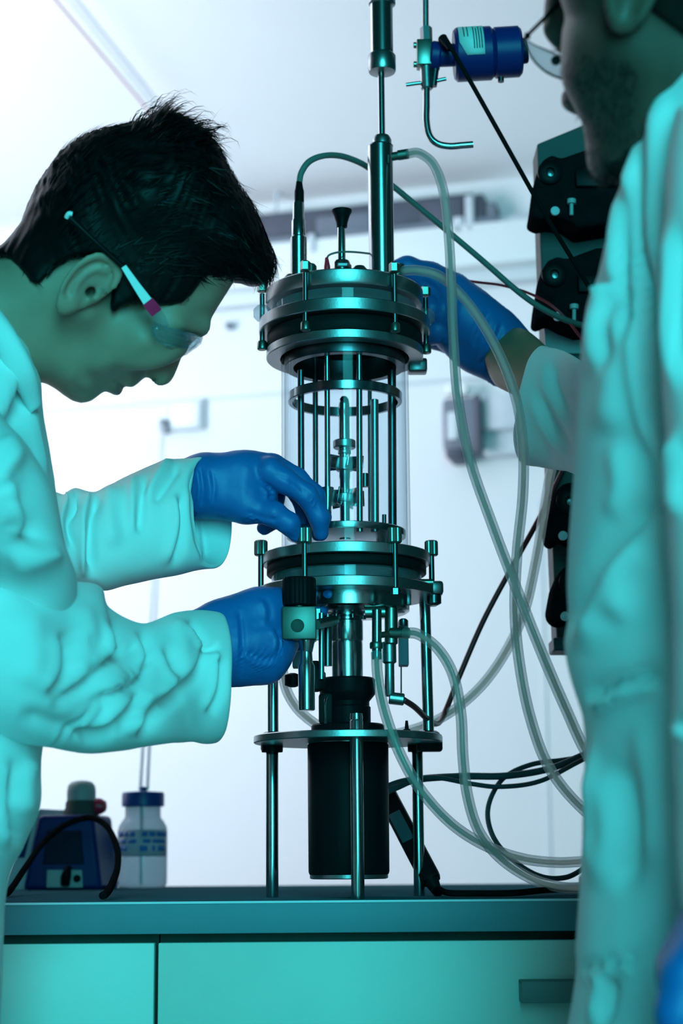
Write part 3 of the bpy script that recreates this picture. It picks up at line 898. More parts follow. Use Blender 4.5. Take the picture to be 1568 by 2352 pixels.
def bounds(fr, px0, py0, px1, py1, w0, w1, h):
    a = fr.uv(px0, py1); b = fr.uv(px1, py0)
    return grid((min(a[0], b[0]), min(a[1], b[1]), w0), (max(a[0], b[0]), max(a[1], b[1]), w1), h)

def net(fr, G, f, it=2, lam=0.5):
    h = G[1, 0, 0, 0] - G[0, 0, 0, 0]
    v, q = surface_nets(f, G[0, 0, 0], h)
    v = smooth_mesh(v, q, it, lam)
    return v, q

def vw(px, py):
    return np.array(ray(px, py).normalized())
CR = np.array(CAM_ROT @ Vector((1, 0, 0)))
def sec(a, b, Y, t, ux=0.0, Yb=None):
    pa = np.array(P(a[0], a[1], Y)); pb = np.array(P(b[0], b[1], Yb or Y))
    return (pa, pb, vw((a[0] + b[0]) / 2, (a[1] + b[1]) / 2) * t + CR * ux)

def strands(v, nrm, flow, n, length, width, lift, seed, pick=None):
    r = np.random.default_rng(seed)
    idx = np.arange(len(v)) if pick is None else np.nonzero(pick)[0]
    idx = r.choice(idx, n)
    vs = []; fs = []
    for i in idx:
        d = flow[i] + r.normal(size=3) * 0.28; d -= nrm[i] * d.dot(nrm[i]); d /= np.linalg.norm(d) + 1e-9
        L = length * r.uniform(0.5, 1.3); up = lift * r.uniform(0.1, 1.0)
        side = np.cross(d, nrm[i]); side /= np.linalg.norm(side) + 1e-9
        k = len(vs); m = 4
        for j in range(m + 1):
            t = j / m
            c = v[i] - nrm[i] * 0.002 + d * L * t + nrm[i] * (up * math.sin(t * 2.2) * L)
            w = width * (1 - t) ** 0.7
            vs += [c + side * w + nrm[i] * w * .4, c - side * w]
        for j in range(m): fs.append((k + 2 * j, k + 2 * j + 1, k + 2 * j + 3, k + 2 * j + 2))
    return np.array(vs), np.array(fs)

def merge(*parts):
    V = []; Fc = []; k = 0
    for v, f in parts:
        V.append(v); Fc += [tuple(int(i) + k for i in q) for q in clean(f)]; k += len(v)
    return np.vstack(V), Fc

# ------------------------------------------------------------------ seated-over technician on the left
HY = 1.50
fh = Frame(300, 600, HY)
left = thing('person', 'dark-haired person in a lab coat bending over the vessel in profile', 'person', (P(-260, 2000, 1.48).x, 1.48, 0))
face_px = [(533, 653), (516, 680), (499, 707), (482, 736), (466, 764), (456, 774), (443, 786), (430, 800), (418, 818), (409, 842), (398, 868), (388, 880), (377, 886), (364, 884),
           (354, 877), (347, 870), (335, 866), (327, 871), (318, 880), (306, 889), (297, 891), (289, 888), (284, 890), (280, 901), (273, 909), (264, 909), (256, 904), (243, 899), (234, 902),
           (221, 913), (206, 923), (186, 926), (167, 921), (147, 908), (126, 892), (106, 881), (89, 877)]
skull_px = [(-330, 640), (-120, 600), (0, 590), (60, 530), (100, 455), (140, 395), (190, 350), (250, 328), (320, 312), (390, 312), (450, 335), (500, 385), (536, 450), (558, 530), (562, 590), (550, 632)]
head_poly = face_px + [(60, 900), (20, 980), (-10, 1100), (-330, 1150)] + skull_px
ctrl = [(330, 450, 77), (150, 520, 70), (430, 430, 72), (500, 520, 66), (520, 640, 55), (500, 690, 50), (470, 750, 34), (440, 795, 12), (418, 830, 11), (388, 870, 14), (370, 872, 15), (345, 855, 20),
        (330, 780, 60), (400, 720, 56), (370, 790, 42), (300, 880, 24), (275, 895, 22), (245, 890, 25), (190, 900, 27), (200, 880, 40), (230, 840, 54), (150, 860, 52), (100, 840, 56), (200, 700, 70), (40, 850, 56), (-150, 850, 58), (-100, 700, 58), (60, 620, 62)]
G = bounds(fh, -330, 240, 680, 1120, -0.10, 0.10, 0.0024)
fH, sH = inflate(fh, head_poly, ctrl, G)
def pt(x, y, w): return fh.uvw(x, y, w)
for sg in (-1, 1):
    fH = smax(fH, -sd_ell(G, pt(404, 790, sg * 0.042), (0.013, 0.011, 0.014)), 0.012)      # eye sockets
    fH = smin(fH, sd_ell(G, pt(398, 786, sg * 0.030), (0.0115, 0.0115, 0.0115)), 0.003)     # eyeballs and lids
    fH = smin(fH, sd_cone(G, pt(462, 752, sg * 0.012), pt(402, 742, sg * 0.046), 0.007, 0.006), 0.010)  # brow
    fH = smin(fH, sd_ell(G, pt(366, 866, sg * 0.011), (0.009, 0.008, 0.0065)), 0.005)       # nostril wing
    fH = smax(fH, -sd_ell(G, pt(354, 874, sg * 0.009), (0.004, 0.003, 0.004)), 0.003)
    fH = smin(fH, sd_ell(G, pt(325, 785, sg * 0.046), (0.028, 0.024, 0.014)), 0.03)         # cheekbone
    fH = smax(fH, -sd_cone(G, pt(286, 890, sg * 0.004), pt(262, 872, sg * 0.024), 0.0016, 0.0012), 0.004)  # mouth line
    # ear
    c = np.array(pt(203, 652, sg * 0.076)); ax = np.array(pt(246, 602, sg * 0.076)) - np.array(pt(158, 706, sg * 0.076)); ax[2] = 0
    ln = np.linalg.norm(ax); ax /= ln; pr = np.array([-ax[1], ax[0], 0])
    q = G - c; a = q @ ax; b = q @ pr; z = q[..., 2] * sg
    A_, B_ = 0.031, 0.0180
    bb_ = b + 0.10 * a
    rho = np.sqrt((a / A_) ** 2 + (bb_ / (B_ * (1 + 0.18 * np.clip(a / A_, -1, 1)))) ** 2)
    lift_ = 0.30 * np.clip(bb_ + 0.012, 0, 1)                      # the back rim stands off the head
    tz = z - 0.001 - lift_
    plate = np.sqrt((np.maximum(rho - 0.80, 0) * B_) ** 2 + (tz + 0.0015) ** 2) - 0.0030
    open_ = np.clip((-bb_ / B_ - 0.25) * 1.6, 0, 1) * np.clip(0.35 - a / A_, 0, 1)   # no rim at the front below
    helix = np.sqrt(((rho - 0.90) * B_) ** 2 + (tz - 0.0042) ** 2) - 0.0027 + 0.008 * open_
    rho2 = np.sqrt(((a - 0.001) / A_) ** 2 + ((bb_ + 0.0025) / B_) ** 2)
    anti = np.sqrt(((rho2 - 0.52) * B_) ** 2 + (tz - 0.0028) ** 2) - 0.0021 + 0.008 * np.clip(-bb_ / B_ - 0.15, 0, 1)
    lobe = np.sqrt((a + 0.025) ** 2 + (bb_ + 0.001) ** 2 * 1.3 + (tz - 0.001) ** 2 * 2.5) - 0.0088
    tragus = np.sqrt((a + 0.005) ** 2 * 0.5 + (bb_ + 0.0125) ** 2 + (tz - 0.003) ** 2) - 0.0036
    ear = smin(smin(smin(smin(plate, helix, 0.002), anti, 0.002), lobe, 0.005), tragus, 0.003)
    ear = smax(ear, -(np.sqrt((a + 0.004) ** 2 * 0.6 + (bb_ + 0.0060) ** 2 + (tz + 0.001) ** 2) - 0.0036), 0.003)
    fH = smin(fH, ear, 0.004)
v, q = net(fh, G, fH, 2)
# neck continues down into the shoulders and chest so the body is one mesh
px = project(fh.world(v))
uvw_w = np.abs(v[:, 2])
W3 = fh.world(v)
col = np.tile(np.array([0.52, 0.25, 0.18]), (len(v), 1))
def blob(x, y, rx, ry, c, amt=1.0, rot=0.0):
    global col
    dx, dy = px[:, 0] - x, px[:, 1] - y
    ca, sa = math.cos(rot), math.sin(rot)
    e = ((dx * ca + dy * sa) / rx) ** 2 + ((-dx * sa + dy * ca) / ry) ** 2
    m = (amt * np.exp(-e * 1.2))[:, None]
    col = col * (1 - m) + np.array(c) * m
blob(270, 898, 17, 14, (0.36, 0.11, 0.10), 0.9)
blob(300, 888, 16, 9, (0.40, 0.16, 0.13), 0.6)
blob(203, 650, 62, 48, (0.52, 0.24, 0.19), 0.55)
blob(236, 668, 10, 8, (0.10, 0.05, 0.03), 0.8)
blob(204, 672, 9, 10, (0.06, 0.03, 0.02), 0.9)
blob(430, 764, 34, 9, (0.03, 0.02, 0.015), 0.95, 0.35)
blob(412, 796, 16, 5, (0.04, 0.03, 0.02), 0.8, 0.2)
blob(354, 873, 6, 5, (0.05, 0.02, 0.02), 0.9)
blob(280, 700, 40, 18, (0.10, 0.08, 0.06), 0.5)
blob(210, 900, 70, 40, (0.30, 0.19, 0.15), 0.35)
trunk = loft([sec((-60, 800), (-330, 760), HY, 0.055), sec((-90, 960), (-420, 900), 1.49, 0.075), sec((-60, 1080), (-560, 1000), 1.49, 0.10), sec((0, 1250), (-560, 1250), 1.50, 0.11),
              sec((20, 1600), (-540, 1600), 1.49, 0.11), sec((-60, 2100), (-620, 2100), 1.46, 0.14), sec((-120, 2500), (-640, 2500), 1.46, 0.13)], 40, 40)
lx = P(-330, 2400, 1.47).x
legs = []
for sy in (-0.085, 0.085):
    cs = [(Vector((lx, 1.46 + sy, 0.80)), 0.085), (Vector((lx + 0.01, 1.46 + sy, 0.50)), 0.062), (Vector((lx - 0.02, 1.46 + sy, 0.10)), 0.042), (Vector((lx - 0.02, 1.46 + sy, 0.03)), 0.04)]
    legs.append(loft([(np.array(c + Vector((r, 0, 0))), np.array(c - Vector((r, 0, 0))), np.array([0, r, 0])) for c, r in cs], 20, 20))
    legs.append(loft([(np.array([lx + dx, 1.46 + sy, 0.012 + hh]), np.array([lx + dx, 1.46 + sy, 0.012 - 0.012]), np.array([0, ww, 0])) for dx, hh, ww in ((-0.09, 0.03, 0.02), (-0.06, 0.06, 0.035), (0.02, 0.06, 0.04), (0.12, 0.035, 0.045), (0.17, 0.02, 0.03))], 16, 16))
V_, F_ = merge((W3, q), trunk, *legs)
cols = np.vstack([col, np.tile([0.43, 0.27, 0.20], (len(trunk[0]), 1)), np.tile([0.035, 0.04, 0.06], (sum(len(l[0]) for l in legs), 1))])
mesh_np('body', V_, F_, 'skin', left, cols)

# hair
hair_px = [(529, 651), (490, 640), (468, 629), (451, 653), (434, 678), (412, 694), (382, 699), (347, 692), (304, 691), (278, 699), (260, 716), (254, 699), (259, 668), (261, 634), (251, 603), (230, 588),
           (191, 586), (152, 599), (126, 617), (97, 651), (82, 648), (56, 617), (26, 592), (0, 586), (-60, 610), (-200, 640), (-220, 560), (-60, 580), (0, 561), (25, 535), (45, 508), (60, 472), (78, 430), (100, 395),
           (128, 358), (165, 325), (200, 303), (240, 290), (290, 281), (328, 272), (352, 256), (380, 250), (408, 256), (430, 268), (470, 296), (500, 328), (517, 368), (545, 418), (580, 466), (605, 522), (626, 572),
           (635, 605), (630, 632), (616, 652), (590, 662), (560, 658)]
infl_poly = face_px[2:] + [(60, 900), (-330, 1150), (-330, 600), (-60, 580), (0, 561), (25, 535), (45, 508), (60, 472), (78, 430), (100, 395), (128, 358), (165, 325), (200, 303), (240, 290), (290, 281), (328, 272),
           (352, 256), (380, 250), (408, 256), (430, 268), (470, 296), (500, 328), (517, 368), (545, 418), (580, 466), (605, 522), (626, 572), (635, 605), (630, 632), (616, 652), (590, 662), (560, 658), (529, 651)]
hctrl = [(330, 450, 86), (150, 520, 77), (430, 430, 82), (520, 520, 74), (590, 600, 52), (600, 640, 44), (500, 620, 64), (400, 680, 66), (200, 640, 76), (100, 600, 70), (20, 590, 62), (280, 690, 72), (350, 270, 45), (420, 280, 45)]
fi, _ = inflate(fh, infl_poly, hctrl, G)
reg = sd_poly(np.stack([G[:, :, 0, 0], G[:, :, 0, 1]], -1), np.array([fh.uv(x, y) for x, y in hair_px]))
fhair = smax(fi, -(reg[..., None] + 0 * G[..., 2]), 0.006)
hv, hq = net(fh, G, fhair, 2)
hw = fh.world(hv); hn = vnormals(hw, hq)
if ((hw - hw.mean(0)) * hn).sum(1).mean() < 0: hn = -hn
hp_ = project(hw)
ang = np.arctan2(hp_[:, 1] - 560, hp_[:, 0] - 130)
top = np.clip((520 - hp_[:, 1]) / 200, 0, 1)
flow_l = hp_ * 0 + np.array([1.0, 0.25])
flow_l[:, 1] += np.clip((hp_[:, 0] - 430) / 150, -1.2, 2.0)
U3, V3 = np.array(fh.u), np.array(fh.v)
flow = flow_l[:, :1] * U3 - flow_l[:, 1:] * V3
side = np.cross(flow, hn)
clump = wave_noise(np.stack([(hw * side).sum(1) * 60 * 0 + (hw @ V3) * 75 + 6 * np.sin((hw @ U3) * 35), (hw @ U3) * 16, (hw @ np.array(fh.w)) * 60], 1), 1.0, 3)
hw = hw + hn * (0.0022 * clump * np.clip(top + 0.35, 0, 1))[:, None]
tuft = (hp_[:, 1] < 330) & (hp_[:, 0] > 290) & (hp_[:, 0] < 480)
s1 = strands(hw, hn, flow, 9000, 0.020, 0.0006, 0.14, 5, (hp_[:, 1] < 640) & (hp_[:, 0] > 100))
s2 = strands(hw, hn, flow + hn * 0.0 + np.array([0, 0, 0.3]), 420, 0.022, 0.0010, 0.75, 6, tuft)
s3 = strands(hw, hn, flow * 0.4 - V3 * 1.0, 900, 0.009, 0.0005, 0.05, 8, (hp_[:, 1] > 560) & (hp_[:, 0] < 480))
HV, HF = merge((hw, hq), s1, s2, s3)
mesh_np('hair', HV, HF, 'hair_black', left)

# coat
up_sec = [((-70, 640), (-330, 560), HY, 0.060), ((-10, 700), (-420, 660), 1.50, 0.085), ((58, 788), (-520, 720), 1.50, 0.135), ((90, 868), (-600, 820), 1.50, 0.155), ((102, 960), (-640, 940), 1.51, 0.165), ((120, 1050), (-650, 1050), 1.51, 0.165),
          ((130, 1125), (-650, 1130), 1.51, 0.165), ((150, 1255), (-640, 1260), 1.51, 0.165), ((160, 1350), (-630, 1360), 1.51, 0.165), ((150, 1500), (-600, 1500), 1.50, 0.165), ((95, 1715), (-600, 1715), 1.49, 0.170),
          ((88, 1840), (-620, 1830), 1.47, 0.185), ((58, 1925), (-640, 1930), 1.46, 0.185), ((22, 1995), (-650, 2000), 1.45, 0.185), ((7, 2065), (-655, 2070), 1.45, 0.185), ((2, 2150), (-660, 2160), 1.45, 0.185), ((-10, 2400), (-680, 2400), 1.45, 0.19), ((-30, 2900), (-720, 2900), 1.44, 0.20)]
torso = loft([sec(*s) for s in up_sec], 96, 190, 2.15, False, False)
tv = fold(torso[0], torso[1], [([(60, 800), (40, 900), (0, 990)], 30, 0.010, 's'), ([(88, 880), (95, 980), (118, 1100)], 16, 0.006, 's'), ([(30, 1740), (20, 1850), (30, 1950)], 22, 0.010, 's'), ([(75, 1740), (60, 1800), (70, 1880)], 18, 0.006, 'r')])
tv = tv + vnormals(tv, torso[1]) * (0.0022 * wave_noise(tv * np.array([1, 1, 0.6]), 5, 21))[:, None]

ua = loft([sec((-140, 800), (-300, 850), 1.43, 0.03), sec((-70, 850), (-330, 930), 1.385, 0.075), sec((0, 945), (-320, 1040), 1.355, 0.095), sec((82, 1052), (-260, 1150), 1.35, 0.105), sec((126, 1140), (-220, 1230), 1.355, 0.105), sec((150, 1255), (-200, 1300), 1.375, 0.10), sec((178, 1338), (-190, 1350), 1.405, 0.085),
           sec((165, 1420), (-190, 1440), 1.42, 0.08), sec((120, 1540), (-190, 1540), 1.43, 0.06)], 88, 130, 2.05)
uv_ = fold(ua[0], ua[1], [([(0, 1090), (40, 1130), (70, 1200), (60, 1260)], 40, 0.012, 's'), ([(20, 1300), (80, 1280), (140, 1260)], 26, 0.008, 'r'), ([(0, 1000), (30, 1060), (30, 1150)], 30, 0.008, 'r'), ([(0, 1200), (60, 1230), (120, 1210)], 30, 0.006, 'v')])
uv_ = uv_ + vnormals(uv_, ua[1]) * (0.0016 * wave_noise(uv_, 7, 22))[:, None]

fa_sec = [((-225, 1420), (-232, 1540), 1.41, 0.02), ((-190, 1345), (-205, 1600), 1.40, 0.06), ((-60, 1268), (-100, 1660), 1.395, 0.085), ((20, 1292), (0, 1694), 1.40, 0.092), ((100, 1336), (100, 1716), 1.42, 0.09), ((180, 1336), (200, 1729), 1.46, 0.08), ((230, 1350), (280, 1724), 1.485, 0.075),
          ((250, 1398), (340, 1716), 1.51, 0.07), ((325, 1434), (400, 1708), 1.54, 0.065), ((400, 1406), (440, 1702), 1.575, 0.06), ((450, 1402), (468, 1706), 1.60, 0.055)]
fsec = [sec(*s) for s in fa_sec] + [sec((497, 1406), (492, 1705), 1.625, 0.050, -0.013)]
fsec += [sec((492, 1416), (487, 1692), 1.625, 0.045, -0.011), sec((440, 1430), (440, 1680), 1.60, 0.042, -0.006), sec((400, 1460), (400, 1660), 1.58, 0.035)]
fo = loft(fsec, 96, 210, 2.2, True, False)
fcr = [([(248, 1420), (257, 1497), (219, 1537), (114, 1622)], 16, 0.008, 's'), ([(312, 1445), (330, 1500), (318, 1550), (270, 1580), (199, 1605)], 15, 0.008, 's'),
       ([(462, 1470), (440, 1547), (348, 1627), (312, 1700)], 20, 0.009, 's'), ([(425, 1430), (470, 1490), (505, 1494)], 12, 0.008, 's'), ([(323, 1587), (239, 1672), (180, 1690)], 18, 0.008, 's'), ([(505, 1500), (500, 1580), (470, 1640)], 14, 0.006, 's'),
       ([(134, 1450), (140, 1540), (100, 1600)], 24, 0.007, 's'), ([(60, 1400), (80, 1500), (60, 1580)], 34, 0.005, 'r'), ([(180, 1390), (200, 1460), (170, 1530)], 26, 0.005, 'r'), ([(400, 1420), (420, 1470), (410, 1540)], 18, 0.005, 'r'), ([(40, 1640), (150, 1670), (260, 1690)], 22, 0.006, 'v'), ([(370, 1480), (400, 1560), (380, 1620)], 16, 0.004, 's')]
rs_ = random.Random(4)
for _ in range(10):
    x0, y0 = rs_.uniform(130, 500), rs_.uniform(1440, 1640)
    Lc = rs_.uniform(70, 150); an = rs_.uniform(0.40, 0.85)
    fcr.append(([(x0, y0), (x0 - Lc * .5 * math.cos(an) + rs_.uniform(-6, 6), y0 + Lc * .5 * math.sin(an)), (x0 - Lc * math.cos(an), y0 + Lc * math.sin(an))], rs_.uniform(6, 11), rs_.uniform(0.0018, 0.0032), 's'))
fv = fold(fo[0], fo[1], fcr)
fv = fv + vnormals(fv, fo[1]) * (0.0012 * wave_noise(fv, 10, 23))[:, None]

far = [sec((40, 1130), (60, 1340), 1.66, 0.05), sec((120, 1128), (160, 1350), 1.675, 0.058), sec((150, 1136), (215, 1353), 1.68, 0.06), sec((172, 1120), (245, 1358), 1.685, 0.06), sec((222, 1130), (285, 1347), 1.69, 0.06), sec((285, 1098), (345, 1334), 1.70, 0.06),
       sec((372, 1058), (425, 1317), 1.71, 0.057), sec((440, 1050), (470, 1308), 1.715, 0.052, 0.010), sec((474, 1047), (492, 1305), 1.72, 0.046, 0.019),
       sec((472, 1056), (490, 1296), 1.72, 0.042, 0.017), sec((440, 1070), (460, 1290), 1.715, 0.045, 0.006), sec((390, 1090), (410, 1270), 1.71, 0.045)]
fr_ = loft(far, 88, 170, 2.2, True, False)
rv = fold(fr_[0], fr_[1], [([(322, 1090), (316, 1150), (313, 1230)], 14, 0.008, 's'), ([(405, 1055), (375, 1100), (343, 1150)], 16, 0.008, 's'), ([(408, 1130), (414, 1209), (388, 1303)], 14, 0.007, 's'), ([(216, 1132), (200, 1209), (204, 1330)], 14, 0.010, 's'),
                           ([(172, 1122), (150, 1199), (160, 1260)], 12, 0.010, 's'), ([(260, 1110), (250, 1180), (260, 1260)], 22, 0.006, 'r'), ([(440, 1120), (460, 1220), (470, 1290)], 12, 0.004, 's')])
rv = rv + vnormals(rv, fr_[1]) * (0.0012 * wave_noise(rv, 10, 24))[:, None]
# turned collar
co = loft([sec((-60, 650), (-110, 640), 1.44, 0.012), sec((-4, 706), (-60, 690), 1.40, 0.012), sec((40, 768), (-30, 760), 1.39, 0.011), sec((80, 850), (20, 860), 1.40, 0.010), sec((97, 930), (70, 950), 1.43, 0.008)], 24, 60)
CV, CF = merge((tv, torso[1]), (uv_, ua[1]), (fv, fo[1]), (rv, fr_[1]), co)
mesh_np('lab_coat', CV, CF, 'coat_cloth', left)

# gloved hands
def glove(fr, par, box, chains, k=0.007, h=0.0016, name='glove', lines=None):
    G_ = bounds(fr, *box, h)
    f = None
    for c, kk in chains:
        d = chain(fr, G_, c, None, kk)
        f = d if f is None else smin(f, d, k if kk >= 0.006 else 0.0035)
    v, q = net(fr, G_, f, 2)
    v = fr.world(v)
    if lines: v = fold(v, q, lines)
    v = v + vnormals(v, q) * (0.0005 * wave_noise(v, 28, 77))[:, None]
    return mesh_np(name, v, q, 'glove', par)
f1 = Frame(600, 1140, 1.735)
glove(f1, left, (380, 1000, 780, 1280, -0.065, 0.075), [
    ([(400, 1112, 0, 46), (470, 1100, 0, 50), (560, 1090, 0, 46), (622, 1078, 0.004, 36)], 0.02),
    ([(400, 1140, 0, 46), (480, 1128, 0, 52), (560, 1138, -0.004, 50), (600, 1140, -0.004, 36)], 0.02),
    ([(500, 1140, -0.008, 40), (570, 1165, -0.014, 36), (628, 1180, -0.022, 27), (664, 1203, -0.022, 24), (679, 1230, -0.018, 16)], 0.006),
    ([(618, 1082, -0.012, 34), (655, 1105, -0.014, 28), (705, 1138, -0.013, 25), (733, 1188, -0.010, 23), (737, 1226, -0.007, 17)], 0.005),
    ([(628, 1076, 0.010, 34), (680, 1102, 0.012, 27), (722, 1140, 0.013, 25), (737, 1190, 0.012, 22), (730, 1226, 0.010, 17)], 0.005),
    ([(615, 1086, 0.030, 32), (668, 1110, 0.034, 25), (700, 1160, 0.036, 23), (698, 1205, 0.034, 18)], 0.005),
    ([(590, 1100, 0.044, 30), (632, 1140, 0.050, 22), (632, 1192, 0.048, 20), (607, 1212, 0.042, 18)], 0.005)],
    lines=[([(455, 1070), (462, 1120), (458, 1165)], 7, 0.0016, 's'), ([(480, 1075), (488, 1120), (484, 1160)], 6, 0.0010, 's'), ([(628, 1090), (670, 1104), (712, 1140), (735, 1180)], 6, 0.0012, 'v'), ([(600, 1110), (618, 1130), (615, 1150)], 7, 0.0016, 's'), ([(560, 1180), (600, 1192), (640, 1200)], 8, 0.001, 's'), ([(690, 1120), (700, 1145)], 4, 0.0008, 'v')])
f2 = Frame(590, 1460, 1.71)
glove(f2, left, (420, 1300, 800, 1620, -0.075, 0.085), [
    ([(430, 1460, -0.02, 52), (520, 1440, -0.008, 56), (600, 1412, 0.0, 54), (642, 1398, 0.006, 44)], 0.02),
    ([(430, 1490, -0.02, 62), (520, 1488, -0.010, 70), (600, 1478, -0.004, 66), (630, 1462, 0.004, 50)], 0.02),
    ([(430, 1510, -0.02, 50), (530, 1516, -0.010, 48), (605, 1514, -0.006, 47), (624, 1500, 0.0, 42)], 0.02),
    ([(630, 1500, -0.004, 32), (655, 1478, 0.010, 24), (676, 1462, 0.030, 20)], 0.006),
    ([(640, 1388, 0.008, 34), (690, 1372, 0.040, 24), (735, 1362, 0.048, 21), (757, 1366, 0.036, 16)], 0.005),
    ([(645, 1415, 0.012, 34), (700, 1402, 0.050, 24), (735, 1400, 0.050, 20)], 0.005),
    ([(640, 1450, 0.012, 32), (690, 1442, 0.052, 23), (722, 1440, 0.050, 19)], 0.005),
    ([(630, 1480, 0.012, 30), (672, 1478, 0.050, 20), (700, 1474, 0.050, 17)], 0.005)],
    lines=[([(545, 1400), (552, 1470), (548, 1550)], 8, 0.0014, 's'), ([(600, 1370), (615, 1400), (612, 1440)], 10, 0.0014, 's'), ([(560, 1500), (600, 1520), (640, 1515)], 10, 0.0014, 's'), ([(625, 1440), (640, 1470), (632, 1510)], 8, 0.0014, 's')])

# ------------------------------------------------------------------ safety glasses of the left person
sg = thing('safety_glasses', 'clear safety glasses with a pale temple and magenta hinge, worn in profile', 'glasses', fh.pt(395, 780, -0.05))
def fp(x, y, w): return fh.pt(x, y, w)
MB().tube([fp(160, 500, -0.0905), fp(220, 556, -0.0925), fp(282, 612, -0.0895)], [0.0026, 0.0022, 0.0022], 10).build('temple_tip', 'hair_black', sg)
MB().tube([fp(153, 500, -0.090), fp(158, 491, -0.092), fp(166, 492, -0.092)], 0.0020, 10).build('tip_glint', 'white_plastic', sg)  # white end piece paints the glint on the temple tip
def strip(pts, hw, th):
    mbx = MB(); vs = []; n_ = len(pts); F3 = []
    pts = [np.array(p) for p in pts]; wv = np.array(fh.w)
    for i, p in enumerate(pts):
        t = pts[min(i + 1, n_ - 1)] - pts[max(i - 1, 0)]; t /= np.linalg.norm(t); b = np.cross(t, wv); b /= np.linalg.norm(b)
        hw_ = hw[i]
        vs += [p + b * hw_ - wv * th, p - b * hw_ - wv * th, p - b * hw_ + wv * th, p + b * hw_ + wv * th]
    for i in range(n_ - 1):
        for k_ in range(4): F3.append((4 * i + k_, 4 * i + (k_ + 1) % 4, 4 * i + 4 + (k_ + 1) % 4, 4 * i + 4 + k_))
    F3 += [(0, 1, 2, 3), (4 * n_ - 4, 4 * n_ - 3, 4 * n_ - 2, 4 * n_ - 1)]
    return mbx.add(vs, F3)
strip([fp(284, 612, -0.0895), fp(312, 654, -0.0885), fp(342, 697, -0.086)], [0.0022, 0.0031, 0.0042], 0.0018).build('temple', 'white_plastic', sg, angle=30)
strip([fp(339, 692, -0.0865), fp(350, 706, -0.0855), fp(360, 719, -0.084)], [0.0049, 0.0052, 0.0050], 0.0024).build('hinge', 'magenta', sg, angle=30)
strip([fp(356, 714, -0.084), fp(370, 732, -0.081), fp(384, 750, -0.076)], [0.0045, 0.0042, 0.0020], 0.0018).build('hinge_wedge', 'lens_clear', sg, angle=30)
# wrap-round lens: swept from the near temple over the nose bridge to the far side
NB = 28; lens = MB(); rows = []
for j in range(NB + 1):
    t = -1 + 2 * j / NB
    w_ = 0.074 * math.sin(t * math.pi / 2); bow = math.cos(t * math.pi / 2)
    top_ = np.array([352 + 112 * bow, 742 + 34 * bow]); bot = np.array([330 + 98 * bow, 786 + 30 * bow - 8 * abs(t)])
    hf = math.sqrt(max(0.0, 1 - abs(t) ** 5)) * 0.85 + 0.15
    bot = top_ + (bot - top_) * hf
    if abs(t) < 0.12: bot = bot + (top_ - bot) * 0.55
    rows.append((fp(top_[0], top_[1], w_), fp((top_[0] * 1 + bot[0]) / 2 + 5, (top_[1] + bot[1]) / 2 + 4, w_), fp(bot[0], bot[1], w_)))
vs = [p for r_ in rows for p in r_]; fs = []
for j in range(NB):
    for k_ in range(2): fs.append((3 * j + k_, 3 * j + k_ + 1, 3 * j + k_ + 4, 3 * j + k_ + 3))
lens.add(vs, fs)
lo = lens.build('lens', 'lens_clear', sg, angle=60)
sm = lo.modifiers.new('thickness', 'SOLIDIFY'); sm.thickness = 0.0016; sm.offset = 0
MB().tube([r_[0] for r_ in rows[::2]], 0.0012, 8).build('brow_bar', 'lens_clear', sg)
MB().tube([r_[2] for r_ in rows[::2]], 0.0007, 8).build('lower_rim', 'lens_clear', sg)

# ------------------------------------------------------------------ bearded technician on the right, nearer
RYH = 1.10
gh = Frame(1460, 60, RYH)
right = thing('person', 'bearded person in a lab coat reaching behind the vessel, cropped at the right edge', 'person', (P(1750, 2200, 1.12).x, 1.12, 0))
head2 = [(1298, 40), (1290, 70), (1287, 113), (1288, 164), (1294, 204), (1303, 220), (1322, 258), (1336, 282), (1343, 317), (1345, 352), (1348, 380), (1360, 404), (1383, 420), (1411, 424), (1440, 424), (1470, 470), (1520, 560),
         (1900, 560), (1860, 250), (1850, 0), (1800, -220), (1640, -380), (1460, -400), (1330, -300), (1272, -150), (1268, -60)]
G2 = bounds(gh, 1210, -430, 1920, 560, -0.11, 0.12, 0.0028)
f2h, _ = inflate(gh, head2, [(1550, -100, 76), (1420, 100, 66), (1400, 350, 48), (1360, 390, 34), (1320, 150, 52), (1330, 250, 40), (1500, 300, 58), (1750, 300, 60), (1320, -100, 60), (1600, 150, 66)], G2)
nose, _ = inflate(gh, [(1330, -60), (1262, -40), (1250, 0), (1247, 47), (1245, 70), (1254, 90), (1268, 106), (1284, 117), (1310, 110), (1330, 40)], [(1260, 60, 15), (1310, 60, 20)], G2, 0.046)
lips, _ = inflate(gh, [(1320, 190), (1297, 204), (1288, 216), (1286, 232), (1291, 245), (1303, 257), (1330, 268), (1345, 230)], [(1300, 230, 22)], G2, 0.040)
f2h = smin(smin(f2h, nose, 0.006), lips, 0.005)
f2h = smax(f2h, -sd_ell(G2, gh.uvw(1281, 92, 0.030), (0.005, 0.0045, 0.006)), 0.003)
c = np.array(gh.uvw(1458, -48, -0.066)); q_ = G2 - c
a = q_[..., 1] + 0.25 * q_[..., 0]; b = q_[..., 0] - 0.25 * q_[..., 1]; z = -q_[..., 2]
rho = np.sqrt((a / 0.031) ** 2 + (b / 0.015) ** 2); tl = z - 0.3 * np.abs(b)
ear = np.sqrt(np.maximum(rho - 0.85, 0) ** 2 * 0.017 ** 2 + tl ** 2) - 0.0036
ear = smin(ear, np.sqrt(((rho - 0.92) * 0.017) ** 2 + (tl - 0.002) ** 2) - 0.0038, 0.003)
f2h = smin(f2h, ear, 0.004)
v2, q2 = net(gh, G2, f2h, 2)
w2 = gh.world(v2); px = project(w2)
n2_ = vnormals(w2, q2)
col = np.tile(np.array([0.13, 0.065, 0.048]), (len(v2), 1))
